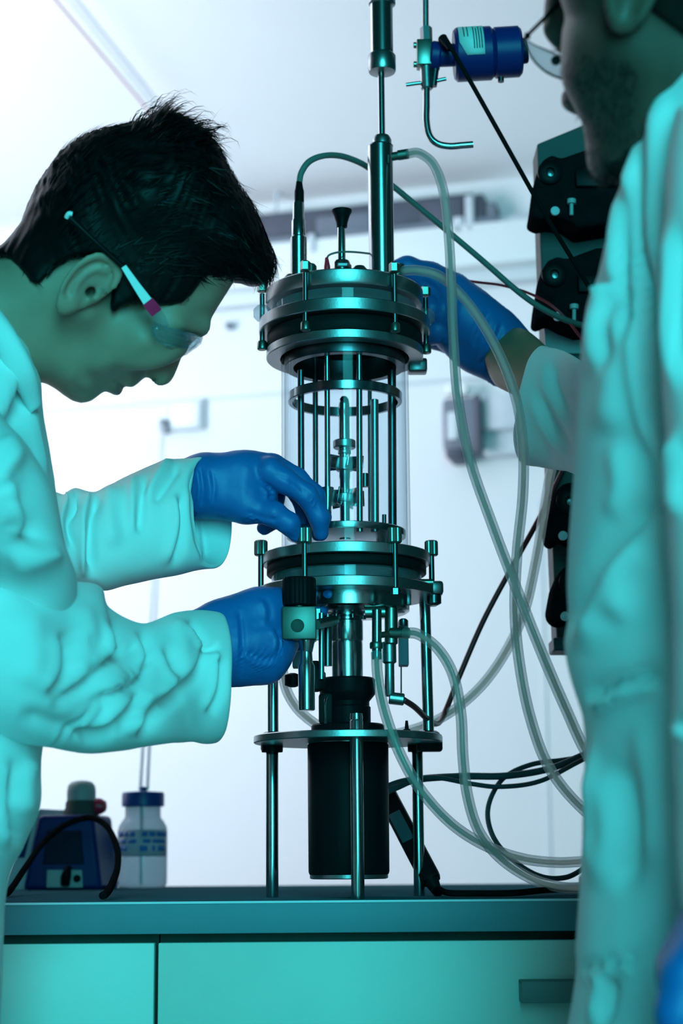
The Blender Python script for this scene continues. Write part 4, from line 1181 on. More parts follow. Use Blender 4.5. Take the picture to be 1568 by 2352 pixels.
bx = np.clip((px[:, 1] - (60 + (px[:, 0] - 1300) * 0.10)) / 90, 0, 1) * np.clip((1505 - px[:, 0] - (px[:, 1] - 200) * 0.12) / 70, 0, 1)
sideb = np.exp(-((px[:, 0] - 1345) / 45) ** 2) * np.clip((90 - px[:, 1]) / 80, 0, 1) * 0.7
st = np.clip(0.78 + 0.35 * wave_noise(w2 * np.array([1, 1, 0.5]), 90, 31, 2), 0.3, 1)
bm_ = np.clip(np.maximum(bx * 0.92, sideb) * st, 0, 0.96)[:, None]
bm_[(px[:, 0] < 1318) & (px[:, 1] > 205) & (px[:, 1] < 262) & (v2[:, 2] > 0.02)] *= 0.2
col = col * (1 - bm_) + np.array([0.022, 0.018, 0.014]) * bm_
blob(1300, 235, 16, 22, (0.24, 0.10, 0.09), 0.6)
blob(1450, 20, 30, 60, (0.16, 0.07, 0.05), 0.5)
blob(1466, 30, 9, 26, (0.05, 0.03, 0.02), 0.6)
tr2 = loft([sec((1640, 300), (1900, 300), 1.12, 0.06), sec((1560, 560), (2000, 520), 1.15, 0.06), sec((1520, 900), (2100, 900), 1.17, 0.085), sec((1520, 1500), (2100, 1500), 1.17, 0.085), sec((1540, 2400), (2100, 2400), 1.15, 0.085)], 40, 40)
fw = Frame(1200, 840, 1.86)
arm2 = loft([sec((1142, 762), (1108, 812), 1.885, 0.010), sec((1192, 753), (1130, 874), 1.87, 0.026), sec((1240, 782), (1168, 902), 1.84, 0.026), sec((1335, 880), (1318, 965), 1.735, 0.022), sec((1460, 930), (1460, 1080), 1.47, 0.03), sec((1600, 800), (1620, 1100), 1.22, 0.055)], 40, 60, 2.0)
legs2 = []
lx2 = P(1780, 2200, 1.13).x
for sx in (-0.09, 0.09):
    cs = [(Vector((lx2 + sx, 1.13, 0.74)), 0.085), (Vector((lx2 + sx, 1.14, 0.48)), 0.062), (Vector((lx2 + sx, 1.12, 0.10)), 0.042), (Vector((lx2 + sx, 1.12, 0.03)), 0.04)]
    legs2.append(loft([(np.array(c_ + Vector((r, 0, 0))), np.array(c_ - Vector((r, 0, 0))), np.array([0, r, 0])) for c_, r in cs], 20, 20))
    legs2.append(loft([(np.array([lx2 + sx, 1.12 + dy, 0.012 + hh]), np.array([lx2 + sx, 1.12 + dy, 0.0]), np.array([ww, 0, 0])) for dy, hh, ww in ((-0.09, 0.03, 0.02), (-0.06, 0.06, 0.035), (0.02, 0.06, 0.04), (0.12, 0.035, 0.045), (0.17, 0.02, 0.03))], 16, 16))
V_, F_ = merge((w2, q2), tr2, arm2, *legs2)
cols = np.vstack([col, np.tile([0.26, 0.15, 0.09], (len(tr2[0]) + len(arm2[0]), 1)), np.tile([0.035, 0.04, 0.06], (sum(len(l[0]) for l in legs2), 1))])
mesh_np('body', V_, F_, 'skin', right, cols)
# beard stubble and hair
if ((w2 - w2.mean(0)) * n2_).sum(1).mean() < 0: n2_ = -n2_
flow2 = np.tile(-np.array(gh.v) * 1.0 - np.array(gh.u) * 0.25, (len(w2), 1))
pk = (bx > 0.55) & (px[:, 1] > 70) & ~((px[:, 0] < 1330) & (px[:, 1] > 185) & (px[:, 1] < 280))
b1 = strands(w2, n2_, flow2, 5200, 0.0075, 0.00033, 0.35, 12, pk)
mesh_np('beard', b1[0], b1[1], 'hair_brown', right)
hair2 = [(1470, -30), (1490, 30), (1530, 55), (1600, 110), (1700, 170), (1880, 190), (1900, -100), (1820, -260), (1640, -420), (1460, -440), (1310, -330), (1300, -200), (1370, -120), (1330, -30), (1318, 8), (1366, 14), (1385, -40), (1420, -80)]
hi, _ = inflate(gh, [(1298, 40), (1290, 70), (1294, 204), (1345, 352), (1411, 424), (1470, 470), (1900, 560), (1880, 0), (1820, -240), (1650, -410), (1460, -430), (1320, -330), (1262, -150)], [(1550, -100, 83), (1420, 100, 69), (1400, 300, 50), (1750, 100, 72), (1330, 0, 58)], G2)
rg2 = sd_poly(np.stack([G2[:, :, 0, 0], G2[:, :, 0, 1]], -1), np.array([gh.uv(x, y) for x, y in hair2]))
hv2, hq2 = net(gh, G2, smax(hi, -(rg2[..., None] + 0 * G2[..., 2]), 0.006), 2)
mesh_np('hair', gh.world(hv2), hq2, 'hair_brown', right)

# coat of the right person
gt = Frame(1500, 1300, 1.16)
coat2 = [(1640, 0), (1568, 72), (1540, 112), (1512, 165), (1490, 225), (1470, 290), (1452, 345), (1425, 425), (1405, 500), (1385, 575), (1368, 650), (1347, 692), (1337, 760), (1331, 830), (1326, 930), (1319, 1080), (1311, 1200), (1302, 1360), (1295, 1470),
         (1303, 1530), (1320, 1590), (1338, 1640), (1345, 1720), (1339, 1800), (1336, 1950), (1327, 2080), (1321, 2180), (1325, 2222), (1316, 2290), (1302, 2380), (1290, 2900), (2250, 2900), (2250, 300), (2000, 60)]
G3 = bounds(gt, 1250, -40, 2300, 2920, -0.17, 0.17, 0.0052)
fc3, _ = inflate(gt, coat2, [(1600, 300, 95), (1500, 400, 85), (1700, 900, 140), (1500, 900, 120), (1600, 1500, 135), (1500, 2200, 120), (1900, 2400, 140), (1420, 500, 70)], G3)
v3, q3 = net(gt, G3, fc3, 3)
w3 = gt.world(v3)
cr3 = [([(1365, 668), (1410, 655), (1452, 640)], 14, 0.005, 's'), ([(1300, 1475), (1345, 1400), (1400, 1310), (1470, 1215), (1530, 1120)], 34, 0.012, 's'), ([(1350, 1618), (1400, 1590), (1450, 1570), (1535, 1552)], 20, 0.010, 's'),
       ([(1480, 300), (1465, 480), (1475, 700), (1490, 900), (1520, 1080)], 20, 0.010, 's'), ([(1440, 420), (1430, 600), (1436, 800)], 22, 0.008, 's'), ([(1530, 200), (1500, 420), (1510, 640)], 20, 0.008, 'r'), ([(1410, 640), (1395, 720), (1385, 860)], 26, 0.008, 's'),
       ([(1325, 2232), (1400, 2222), (1505, 2200)], 12, 0.005, 's'), ([(1400, 2240), (1370, 2352)], 18, 0.006, 's'), ([(1360, 1700), (1365, 1850), (1360, 2000)], 14, 0.005, 'r'), ([(1400, 700), (1420, 860), (1400, 1000)], 40, 0.008, 'r'), ([(1440, 1000), (1460, 1120), (1430, 1200)], 36, 0.007, 's'),
       ([(1400, 1750), (1430, 1900), (1400, 2050)], 40, 0.008, 's'), ([(1480, 1650), (1500, 1800), (1500, 2000)], 34, 0.007, 'r'), ([(1420, 1430), (1450, 1330), (1510, 1260)], 30, 0.008, 'r')]
w3 = fold(w3, q3, cr3)
w3 = w3 + vnormals(w3, q3) * (0.0012 * wave_noise(w3 * np.array([1.6, 1.6, 0.35]), 6, 41))[:, None]
# near sleeve hanging at the frame edge
ns = loft([sec((1560, 240), (2050, 200), 1.03, 0.08), sec((1535, 420), (2080, 420), 1.02, 0.085), sec((1515, 700), (2080, 700), 1.01, 0.085), sec((1530, 1000), (2060, 1000), 1.0, 0.08), sec((1540, 1300), (2040, 1300), 1.0, 0.075), sec((1536, 1600), (2000, 1600), 1.0, 0.07), sec((1555, 1800), (1960, 1800), 1.0, 0.065),
           sec((1562, 2000), (1930, 2000), 1.0, 0.06), sec((1568, 2075), (1920, 2075), 1.0, 0.058), sec((1580, 2070), (1905, 2070), 1.0, 0.052), sec((1600, 1950), (1890, 1950), 1.0, 0.05)], 80, 150, 2.2, True, False)
nv = fold(ns[0], ns[1], [([(1568, 1000), (1550, 1100), (1568, 1180)], 20, 0.008, 's'), ([(1545, 1650), (1568, 1690)], 16, 0.006, 's'), ([(1550, 500), (1540, 700), (1560, 900)], 18, 0.007, 's')])
nv = nv + vnormals(nv, ns[1]) * (0.003 * wave_noise(nv, 7, 42))[:, None]
# reaching sleeve with its open cuff
rs = [sec((1640, 760), (1640, 1180), 1.24, 0.07), sec((1480, 830), (1500, 1150), 1.45, 0.075), sec((1400, 850), (1410, 1110), 1.58, 0.07), sec((1330, 826), (1335, 1092), 1.70, 0.062), sec((1282, 804), (1262, 1078), 1.77, 0.054, -0.006), sec((1246, 794), (1208, 1068), 1.81, 0.048, 0.016),
      sec((1250, 806), (1215, 1054), 1.81, 0.043, 0.013), sec((1272, 840), (1250, 1030), 1.79, 0.034, 0.004), sec((1292, 860), (1275, 1000), 1.77, 0.026)]
rl = loft(rs, 88, 140, 2.1, True, False)
rlv = fold(rl[0], rl[1], [([(1262, 830), (1268, 900), (1330, 1010)], 16, 0.004, 's'), ([(1225, 900), (1262, 980), (1320, 1060)], 18, 0.004, 's')])
rlv = rlv + vnormals(rlv, rl[1]) * (0.002 * wave_noise(rlv, 10, 43))[:, None]
CV, CF = merge((w3, q3), (nv, ns[1]), (rlv, rl[1]))
mesh_np('lab_coat', CV, CF, 'coat_cloth', right)
# gloves of the right person
f3 = Frame(1050, 730, 1.90)
glove(f3, right, (850, 540, 1260, 930, -0.07, 0.08), [
    ([(1172, 814, -0.01, 66), (1120, 772, -0.004, 66), (1060, 722, 0, 64), (1030, 690, 0.004, 58)], 0.02),
    ([(1150, 850, -0.004, 40), (1090, 800, 0, 46), (1040, 766, 0.004, 46)], 0.02),
    ([(1030, 672, 0.002, 50), (985, 640, 0.0, 38), (935, 617, -0.004, 27), (890, 622, -0.006, 20)], 0.006),
    ([(1020, 700, 0.02, 44), (975, 660, 0.03, 32), (930, 650, 0.03, 26), (900, 680, 0.02, 20)], 0.006),
    ([(1020, 720, -0.012, 44), (990, 712, -0.020, 30), (962, 722, -0.014, 24), (945, 745, 0.0, 19)], 0.005),
    ([(1030, 760, -0.006, 44), (1005, 760, -0.014, 28), (982, 770, -0.006, 24), (965, 778, 0.01, 19)], 0.005),
    ([(1035, 780, 0.02, 36), (1000, 776, 0.03, 26), (970, 760, 0.03, 20)], 0.005)], 0.007, 0.0018,
    lines=[([(1150, 735), (1130, 790), (1100, 840)], 8, 0.0016, 's'), ([(1120, 710), (1095, 760), (1080, 800)], 9, 0.0014, 's'), ([(1060, 660), (1040, 700), (1035, 760)], 9, 0.0014, 's'), ([(960, 640), (1000, 665), (1010, 700)], 8, 0.0016, 'v')])
f4 = Frame(1660, 2260, 1.00)
glove(f4, right, (1470, 2020, 1900, 2900, -0.06, 0.07), [
    ([(1740, 2020, 0, 120), (1720, 2140, 0, 120), (1690, 2260, 0, 130)], 0.02),
    ([(1660, 2130, 0, 90), (1630, 2240, 0, 105), (1640, 2360, 0, 100)], 0.02),
    ([(1770, 2240, 0, 90), (1770, 2380, 0, 90)], 0.02),
    ([(1625, 2180, -0.02, 70), (1575, 2240, -0.028, 52), (1556, 2330, -0.03, 46), (1570, 2420, -0.03, 36)], 0.008),
    ([(1600, 2380, 0, 62), (1590, 2520, 0.004, 44), (1600, 2620, 0.02, 38), (1620, 2690, 0.035, 32)], 0.005),
    ([(1670, 2400, 0, 62), (1668, 2560, 0.004, 45), (1675, 2670, 0.02, 39), (1690, 2740, 0.036, 32)], 0.005),
    ([(1740, 2390, 0, 60), (1745, 2540, 0.004, 43), (1750, 2640, 0.02, 37), (1760, 2705, 0.036, 31)], 0.005),
    ([(1805, 2360, 0, 52), (1812, 2480, 0.004, 38), (1815, 2555, 0.018, 33), (1818, 2610, 0.03, 28)], 0.005)], 0.01, 0.0024)

# glasses of the right person
g2 = thing('safety_glasses', 'thin-framed glasses on the bearded person, lens showing beside the nose', 'glasses', gh.pt(1240, 130, 0.05))
def gp(x, y, w): return gh.pt(x, y, w)
MB().tube([gp(1204, 88, 0.058), gp(1250, 42, 0.030), gp(1292, 0, 0.0), gp(1380, -70, -0.066), gp(1450, -90, -0.078)], [0.0012, 0.0014, 0.0017, 0.0017, 0.0015], 10).build('temple', 'cable_black', g2)
MB().box(gp(1211, 82, 0.056), (0.004, 0.004, 0.004), bevel=0.001).build('hinge', 'black_plastic', g2, angle=30)
topc = catmull(np.array([(1206, 90), (1228, 104), (1258, 116), (1292, 132), (1330, 146)]), 20); botc = catmull(np.array([(1204, 96), (1222, 134), (1252, 164), (1290, 181), (1330, 186)]), 20)
ml = MB(); vs = []; fs = []
for j in range(20):
    for k_ in range(5):
        t = k_ / 4; p_ = topc[j] * (1 - t) + botc[j] * t
        vs.append(gp(p_[0], p_[1], 0.060 + 0.010 * math.sin(t * 3.14) + 0.010 * math.sin(j / 19 * 3.14)))
for j in range(19):
    for k_ in range(4): fs.append((5 * j + k_, 5 * j + k_ + 1, 5 * j + k_ + 6, 5 * j + k_ + 5))
lo = ml.add(vs, fs).build('lens', 'lens_clear', g2, angle=60)
sm = lo.modifiers.new('thickness', 'SOLIDIFY'); sm.thickness = 0.0014; sm.offset = 0
MB().tube([vs[5 * j + 4] for j in range(0, 20, 2)], 0.0008, 8).build('lower_rim', 'cable_slate', g2)
MB().tube([vs[5 * j] for j in range(0, 20, 2)], 0.0004, 8).build('upper_rim', 'cable_slate', g2)
MB().lathe(gp(1276, 139, 0.058), [(0, -0.001), (0.0035, 0), (0.003, 0.002), (0, 0.003)], 12, axis=gh.w).build('nose_pad', 'cable_slate', g2)
# ================================================================== hoses and cables
def PP(pts): return [P(x, y, Y) for x, y, Y in pts]
def hose(name, label, pts, rpx, par=None):
    t = thing(name, label, 'hose', PP(pts[-1:])[0])
    pp = PP(pts); r = rpx / S(pp[len(pp) // 2])
    MB().tube(pp, r, 16, m=14 * len(pp), caps=True).build('hose_wall', 'tube_clear', t, angle=180)
    MB().tube(pp, r * 0.45, 10, m=14 * len(pp), caps=True).build('hose_highlight', 'tube_highlight', t, angle=180)  # milky core paints the pale highlight along the middle of the hose
    return t
hose('silicone_hose', 'clear silicone hose arching from the tall steel column down to the right',
     [(936, 353, 1.784), (962, 352, 1.77), (995, 378, 1.75), (1018, 440, 1.73), (1030, 540, 1.72), (1036, 650, 1.70), (1041, 780, 1.69), (1052, 920, 1.67), (1080, 1060, 1.65), (1130, 1205, 1.63), (1183, 1345, 1.61), (1240, 1490, 1.60), (1300, 1630, 1.60), (1352, 1740, 1.62), (1440, 1880, 1.66), (1560, 1980, 1.75)], 12.5)
hose('silicone_hose', 'clear silicone hose curving from the right rim port over the blue glove',
     [(925, 622, 1.765), (960, 621, 1.755), (1010, 635, 1.745), (1065, 685, 1.735), (1115, 755, 1.73), (1158, 840, 1.72), (1188, 930, 1.71), (1201, 1030, 1.70), (1200, 1140, 1.69), (1187, 1270, 1.68), (1182, 1400, 1.67), (1192, 1520, 1.66), (1218, 1650, 1.66), (1262, 1765, 1.67), (1340, 1860, 1.69), (1440, 1930, 1.72), (1560, 1990, 1.78)], 12.5)
hose('silicone_hose', 'clear silicone hose looping from the lower tee fitting down to the worktop',
     [(928, 1454, 1.755), (960, 1457, 1.745), (1005, 1490, 1.735), (1040, 1550, 1.73), (1058, 1640, 1.725), (1063, 1740, 1.725), (1074, 1830, 1.73), (1100, 1910, 1.745), (1150, 1972, 1.765), (1220, 2018, 1.79), (1290, 2038, 1.80), (1360, 2038, 1.81), (1500, 2036, 1.84)], 13)
hose('silicone_hose', 'clear silicone hose swinging from the stub below the vessel to the lower right',
     [(864, 1500, 1.75), (868, 1560, 1.735), (885, 1640, 1.715), (920, 1735, 1.705), (970, 1820, 1.71), (1040, 1895, 1.73), (1120, 1945, 1.76), (1200, 1972, 1.79), (1280, 1981, 1.82), (1370, 1978, 1.86), (1500, 1985, 1.95)], 13)
hose('silicone_hose', 'clear silicone hose sagging behind the stand from the gloved hand to the pumps',
     [(655, 1480, 1.84), (648, 1530, 1.86), (660, 1590, 1.88), (695, 1640, 1.90), (760, 1680, 1.92), (860, 1692, 1.93), (960, 1672, 1.93), (1040, 1632, 1.92), (1110, 1570, 1.91), (1165, 1490, 1.90), (1205, 1400, 1.90), (1230, 1290, 1.90), (1248, 1180, 1.91), (1268, 1070, 1.92), (1300, 1000, 1.93)], 12)

def cable(name, label, pts, rpx, m, cat='cable', n=10):
    pp = PP(pts); r = rpx / S(pp[len(pp) // 2])
    return tag(MB().tube(pp, r, n, m=12 * len(pp)).build(name, m, angle=180), label, cat)
cable('sensor_cable', 'grey sensor cable arching from the left probe behind the column to the pump tower',
      [(687, 420, 1.80), (692, 396, 1.80), (710, 371, 1.80), (742, 358, 1.81), (780, 358, 1.83), (818, 370, 1.85), (850, 388, 1.865), (905, 430, 1.87), (1000, 508, 1.87), (1100, 592, 1.87), (1200, 678, 1.87), (1270, 722, 1.88), (1340, 748, 1.90), (1420, 760, 1.92)], 7, 'cable_grey')
cable('red_cable', 'thin red cable drooping beside the blue glove to the pump tower',
      [(1040, 640, 1.94), (1095, 648, 1.92), (1150, 655, 1.91), (1210, 672, 1.90), (1265, 700, 1.89), (1305, 738, 1.89), (1342, 785, 1.90), (1400, 850, 1.92)], 3.2, 'cable_red')
cable('dark_red_cable', 'dark red cable rising from the sensor plug below the vessel to the pumps',
      [(926, 1607, 1.772), (952, 1624, 1.79), (980, 1650, 1.83), (1004, 1662, 1.88), (1022, 1634, 1.92), (1060, 1540, 1.93), (1110, 1425, 1.935), (1170, 1312, 1.94), (1230, 1205, 1.95), (1278, 1110, 1.96), (1310, 1040, 1.97)], 6.5, 'tube_red')
cable('black_cable', 'straight black cable slanting down from the blue solenoid head',
      [(1026, 94, 1.80), (1040, 118, 1.80), (1090, 205, 1.80), (1160, 330, 1.80), (1250, 490, 1.80), (1330, 622, 1.80), (1400, 740, 1.81)], 5.5, 'cable_black')
cable('motor_cable', 'thick slate cable leaving the black motor toward the right',
      [(880, 1822, 1.83), (915, 1806, 1.85), (960, 1790, 1.88), (1060, 1783, 1.92), (1160, 1782, 1.93), (1260, 1766, 1.93), (1345, 1732, 1.93), (1450, 1690, 1.95)], 8, 'cable_slate')
cable('motor_cable', 'slimmer slate cable sagging just under the thick motor cable',
      [(880, 1808, 1.84), (930, 1792, 1.86), (1000, 1786, 1.89), (1080, 1800, 1.91), (1150, 1807, 1.92), (1240, 1794, 1.92), (1340, 1744, 1.92), (1440, 1700, 1.94)], 5.5, 'cable_slate')
cable('looped_cable', 'slate cable making a round loop down to the worktop at the right',
      [(1345, 1738, 1.95), (1290, 1746, 1.95), (1220, 1756, 1.95), (1160, 1784, 1.94), (1128, 1830, 1.93), (1120, 1880, 1.92), (1140, 1935, 1.90), (1190, 1985, 1.88), (1245, 2014, 1.87), (1300, 2015, 1.87), (1345, 1992, 1.88), (1400, 1960, 1.90)], 6, 'cable_slate')

# inline power adapter leaning behind the stand
pa = thing('cable_connector', 'long black inline connector leaning from the motor down to the worktop', 'connector', P(1005, 2052, 1.83))
a = np.array(P(880, 1812, 1.90)); b = np.array(P(992, 2026, 1.84)); d = b - a; L = np.linalg.norm(d); d /= L
e1 = np.cross(d, [0, 1, 0]); e1 /= np.linalg.norm(e1); e2 = np.cross(e1, d)
Mx = Matrix((Vector(e1), Vector(e2), Vector(d))).transposed()
MB().box((a + b) / 2, (0.021, 0.018, L), Mx, 0.005).build('connector_body', 'black_plastic', pa, angle=30)
MB().box(a + d * L * 0.45 - e2 * 0.0095 - e1 * 0.002, (0.013, 0.002, L * 0.30), Mx, 0.0008).build('grip_plate', 'cable_slate', pa, angle=30)
MB().cyl(b - d * 0.002, b + d * 0.016, 0.008, 16, r2=0.004).build('strain_relief', 'rubber', pa)
MB().tube([b + d * 0.012, P(1006, 2042, 1.80), P(1030, 2051, 1.735), P(1090, 2052, 1.73), P(1180, 2051, 1.73), P(1260, 2044, 1.80), P(1380, 2040, 1.86)], 0.003, 10).build('cord', 'cable_black', pa)

# ================================================================== solenoid valve hanging at the top
VY = 1.84
def vat(x, y, dy=0.0): return P(x, y, VY + dy)
sv = thing('solenoid_valve', 'blue solenoid valve on a bent steel pipe hanging at the top', 'valve', vat(980, 335))
ps = lambda px_: px_ / S(vat(980, 150))
MB().cyl(vat(977, 80), vat(976, -160), ps(7.5), 20).build('supply_pipe', 'steel_satin', sv)
MB().cyl(vat(979, 98), vat(978, 64), ps(14), 6).build('union_nut', 'steel_dark', sv, angle=20)
c_ = vat(974, 126); MB().box(c_, (ps(36), ps(40), ps(62)), bevel=0.0015).build('valve_block', 'brass_dull', sv, angle=30)
for y in (104, 148): MB().cyl(vat(962, y), vat(949, y), ps(7), 16, ch=0.0005).build('bolt_stub', 'brass_dull', sv)
MB().cyl(vat(988, 128), vat(1012, 130), ps(34), 32, ch=0.002).build('bonnet', 'blue_paint', sv)
MB().cyl(vat(1008, 128), vat(1050, 126), ps(26), 32, ch=0.001).build('neck', 'blue_paint', sv)
ax0 = vat(1042, 127); ax1 = vat(1132, 122); ax2 = vat(1196, 118); ax3 = vat(1209, 116)
coil = MB().cyl(ax0, ax1, ps(61), 64, ch=0.003).build('coil_housing', 'blue_paint', sv)
MB().cyl(ax1 - (ax1 - ax0) * 0.02, ax2, ps(58), 64, ch=0.003).build('coil_cover', 'blue_paint', sv)
MB().cyl(ax2, ax3, ps(29), 32, ch=0.001).build('end_cap', 'blue_dark', sv)
MB().cyl(vat(1150, 178, -0.005), vat(1150, 188, -0.005), ps(7), 12).build('drain_screw', 'steel_dark', coil)
# curved paper label around the coil housing
axd = (ax1 - ax0).normalized(); R_ = ps(61) + 0.0004
t = Vector((0, -1, 0)); e1 = (t - axd * t.dot(axd)).normalized(); e2 = axd.cross(e1)
if e2.z < 0: e2 = -e2
def onlab(s, an): return ax0 + axd * s + (e1 * math.cos(an) + e2 * math.sin(an)) * R_
def patch(name, m, s0, s1, a0, a1, par, lift=0.0, cut=0.0):
    global R_
    R_ += lift; vs = []; n_ = 14
    for j in range(n_ + 1):
        an = a0 + (a1 - a0) * j / n_
        c0_ = cut * max(0, 1 - (an - a0) / 0.5) if cut else 0
        vs += [onlab(s0 + c0_, an), onlab(s1, an)]
    fs = [(2 * j, 2 * j + 1, 2 * j + 3, 2 * j + 2) for j in range(n_)]
    o = MB().add(vs, fs).build(name, m, par, angle=60); R_ -= lift
    md = o.modifiers.new('thickness', 'SOLIDIFY'); md.thickness = 0.0003; md.offset = 1
    return o
L_ = (ax1 - ax0).length
lab = patch('paper_label', 'label_white', L_ * 0.10, L_ * 0.73, -0.45, 1.25, coil, 0, L_ * 0.18)
for k in range(4):
    patch('label_print', 'label_ink', L_ * (0.46 + 0.065 * k), L_ * (0.485 + 0.065 * k), -0.22, 0.85 - 0.12 * (k % 2), lab, 0.0005)
for k in range(2):
    patch('label_print', 'label_ink', L_ * (0.22 + 0.09 * k), L_ * (0.245 + 0.09 * k), 0.25, 0.9, lab, 0.0005)
MB().cyl(vat(980, 205), vat(978, 152), ps(14), 24, ch=0.001).build('lower_union', 'steel_satin', sv)
MB().cyl(vat(1000, 158), vat(995, 198), ps(8), 16).build('side_stub', 'steel_dark', sv)
MB().tube([vat(932, 195), vat(960, 191), vat(985, 189), vat(1024, 181)], ps(4.5), 12).build('lever', 'steel_satin', sv)
MB().tube([vat(979, 200), vat(979, 240), vat(979, 280), vat(986, 312), vat(1004, 330), vat(1032, 336), vat(1060, 334), vat(1086, 332)], ps(8), 18).build('outlet_pipe', 'steel', sv)
MB().cyl(vat(1016, 88, -0.02), vat(1034, 112, -0.03), ps(11), 20, r2=ps(7)).build('cable_gland', 'black_plastic', sv)

# ================================================================== peristaltic pump tower at the right
TY = 1.98
tw = thing('pump_tower', 'grey tower plate carrying black pump heads, half hidden by the right person', 'pump tower', (P(1500, 2000, TY).x, TY + 0.05, Z_T))
def tp(x, y, dy=0.0): return P(x, y, TY + dy)
def plate(name, m, poly, dy, depth, par, bev=0.0):
    o = MB().prism([tp(x, y, dy) for x, y in poly], (0, depth, 0)).build(name, m, par, angle=30)
    if bev:
        b = o.modifiers.new('bevel', 'BEVEL'); b.width = bev; b.segments = 2; b.limit_method = 'ANGLE'
    return o
plate('back_plate', 'panel_grey', [(1233, 330), (1340, 286), (1540, 205), (1560, 1490), (1279, 1490), (1268, 1250), (1250, 790), (1240, 560)], 0.0, 0.05, tw, 0.002)
plate('side_strip', 'grey_plastic', [(1249, 752), (1330, 746), (1340, 812), (1252, 812)], -0.004, 0.004, tw, 0.001)
plate('foot_strip', 'cable_slate', [(1270, 1464), (1400, 1464), (1400, 1494), (1272, 1494)], -0.01, 0.05, tw, 0.002)
heads = [([(1218, 492), (1224, 456), (1231, 402), (1245, 367), (1268, 353), (1288, 362), (1345, 342), (1440, 340), (1440, 505), (1330, 522), (1300, 500), (1262, 496), (1240, 503)], (1262, 398), (1312, 470)),
         ([(1228, 726), (1232, 690), (1243, 622), (1258, 597), (1280, 588), (1302, 593), (1370, 568), (1440, 566), (1440, 742), (1330, 752), (1292, 738), (1262, 722), (1240, 733)], (1272, 632), (1318, 712)),
         ([(1256, 1216), (1262, 1178), (1276, 1128), (1294, 1109), (1340, 1104), (1440, 1104), (1440, 1240), (1310, 1238), (1292, 1228), (1276, 1246), (1260, 1238)], (1306, 1152), (1330, 1215)),
         ([(1262, 1402), (1272, 1346), (1286, 1312), (1302, 1297), (1360, 1292), (1440, 1292), (1440, 1425), (1310, 1424), (1288, 1430), (1270, 1420)], (1312, 1340), (1335, 1400))]
for poly, hub, scr in heads:
    h = plate('pump_head', 'black_matte', poly, -0.055, 0.055, tw, 0.004)
    MB().lathe(tp(hub[0], hub[1], -0.055), [(0.014, -0.001), (0.014, 0.004), (0.011, 0.006), (0.005, 0.006), (0.004, 0.003), (0, 0.003)], 28, axis=(0, -1, 0)).build('rotor_hub', 'black_satin', h)
    MB().lathe(tp(hub[0] + 2, hub[1] + 2, -0.061), [(0.0032, 0), (0.0032, 0.002), (0, 0.0024)], 14, axis=(0, -1, 0)).build('rotor_screw', 'steel_dark', h)
    m = MB(); m.cyl(tp(scr[0], scr[1] + 24, -0.062), tp(scr[0], scr[1] - 6, -0.062), 0.0022, 10); m.cyl(tp(scr[0], scr[1] - 2, -0.062), tp(scr[0], scr[1] - 12, -0.062), 0.005, 14); m.build('thumb_screw', 'grey_plastic', h)
    MB().lathe(tp(scr[0] - 38, scr[1] + 16, -0.058), [(0.005, 0), (0.005, 0.003), (0, 0.005)], 14, axis=(0, -1, 0)).build('lock_pin', 'light_plastic', h)
    MB().box(tp(scr[0] + 60, scr[1] - 60, -0.058), (0.05, 0.006, 0.02), bevel=0.002).build('clamp_lever', 'black_satin', h, angle=30)
xp = P(1520, 1400, TY).x
MB().box((xp, TY + 0.03, (Z_T + P(1500, 1480, TY).z) / 2), (0.05, 0.04, P(1500, 1480, TY).z - Z_T), bevel=0.003).build('support_post', 'panel_grey', tw, angle=30)
MB().box((xp, TY + 0.06, Z_T + 0.008), (0.16, 0.22, 0.016), bevel=0.003).build('base_plate', 'panel_grey', tw, angle=30)

# ================================================================== blue mixer and bottle at the back left
MY = 2.42
def mp(x, y, dy=0.0): return P(x, y, MY + dy)
zf = Z_T + 0.0005
def on_top(x, dy=0.0):
    p = P(x, 2040, MY + dy); p.z = zf; return p
mx = thing('lab_mixer', 'dark blue laboratory mixer with a grey knob and red button, seen from behind', 'mixer', on_top(140))
bl, br = on_top(52), on_top(233); tl, tr = mp(88, 1872), mp(214, 1870)
body = [bl, br, tr, tl]
dep = Vector((0.012, 0.10, 0))
o = MB().prism(body, dep).build('housing', 'blue_paint', mx, angle=30)
bv = o.modifiers.new('bevel', 'BEVEL'); bv.width = 0.006; bv.segments = 3
def quad(name, m, pts, dy, th, par, bev=0.001):
    o_ = MB().prism([mp(x, y, dy) for x, y in pts], (0, th, 0)).build(name, m, par, angle=30)
    if bev:
        b_ = o_.modifiers.new('bevel', 'BEVEL'); b_.width = bev; b_.segments = 2
    return o_
quad('rear_panel', 'blue_dark', [(98, 1985), (192, 1985), (186, 1908), (108, 1908)], -0.003, 0.006, mx)
inl = quad('power_inlet', 'grey_plastic', [(106, 2039), (190, 2039), (188, 1998), (108, 1998)], -0.004, 0.006, mx)
MB().lathe(mp(177, 2018, -0.004), [(0.005, 0), (0.005, 0.002), (0, 0.002)], 14, axis=(0, -1, 0)).build('socket', 'black_plastic', inl)
m = MB(); m.tube([mp(150, 2032, -0.012), mp(152, 2012, -0.016), mp(158, 1990, -0.012)], [0.006, 0.0065, 0.004], 14); m.build('plug', 'black_plastic', inl)
mz = mp(186, 1872, 0.04)
kn = MB(); sc_m = S(mz); r_ = lambda q: q / sc_m
kn.lathe((mz.x, mz.y, mz.z - 0.002), [(r_(42), 0), (r_(41), r_(12)), (r_(36), r_(20)), (r_(36), r_(30)), (r_(33), r_(36))], 40); kn.build('knob_base', 'panel_grey', mx)
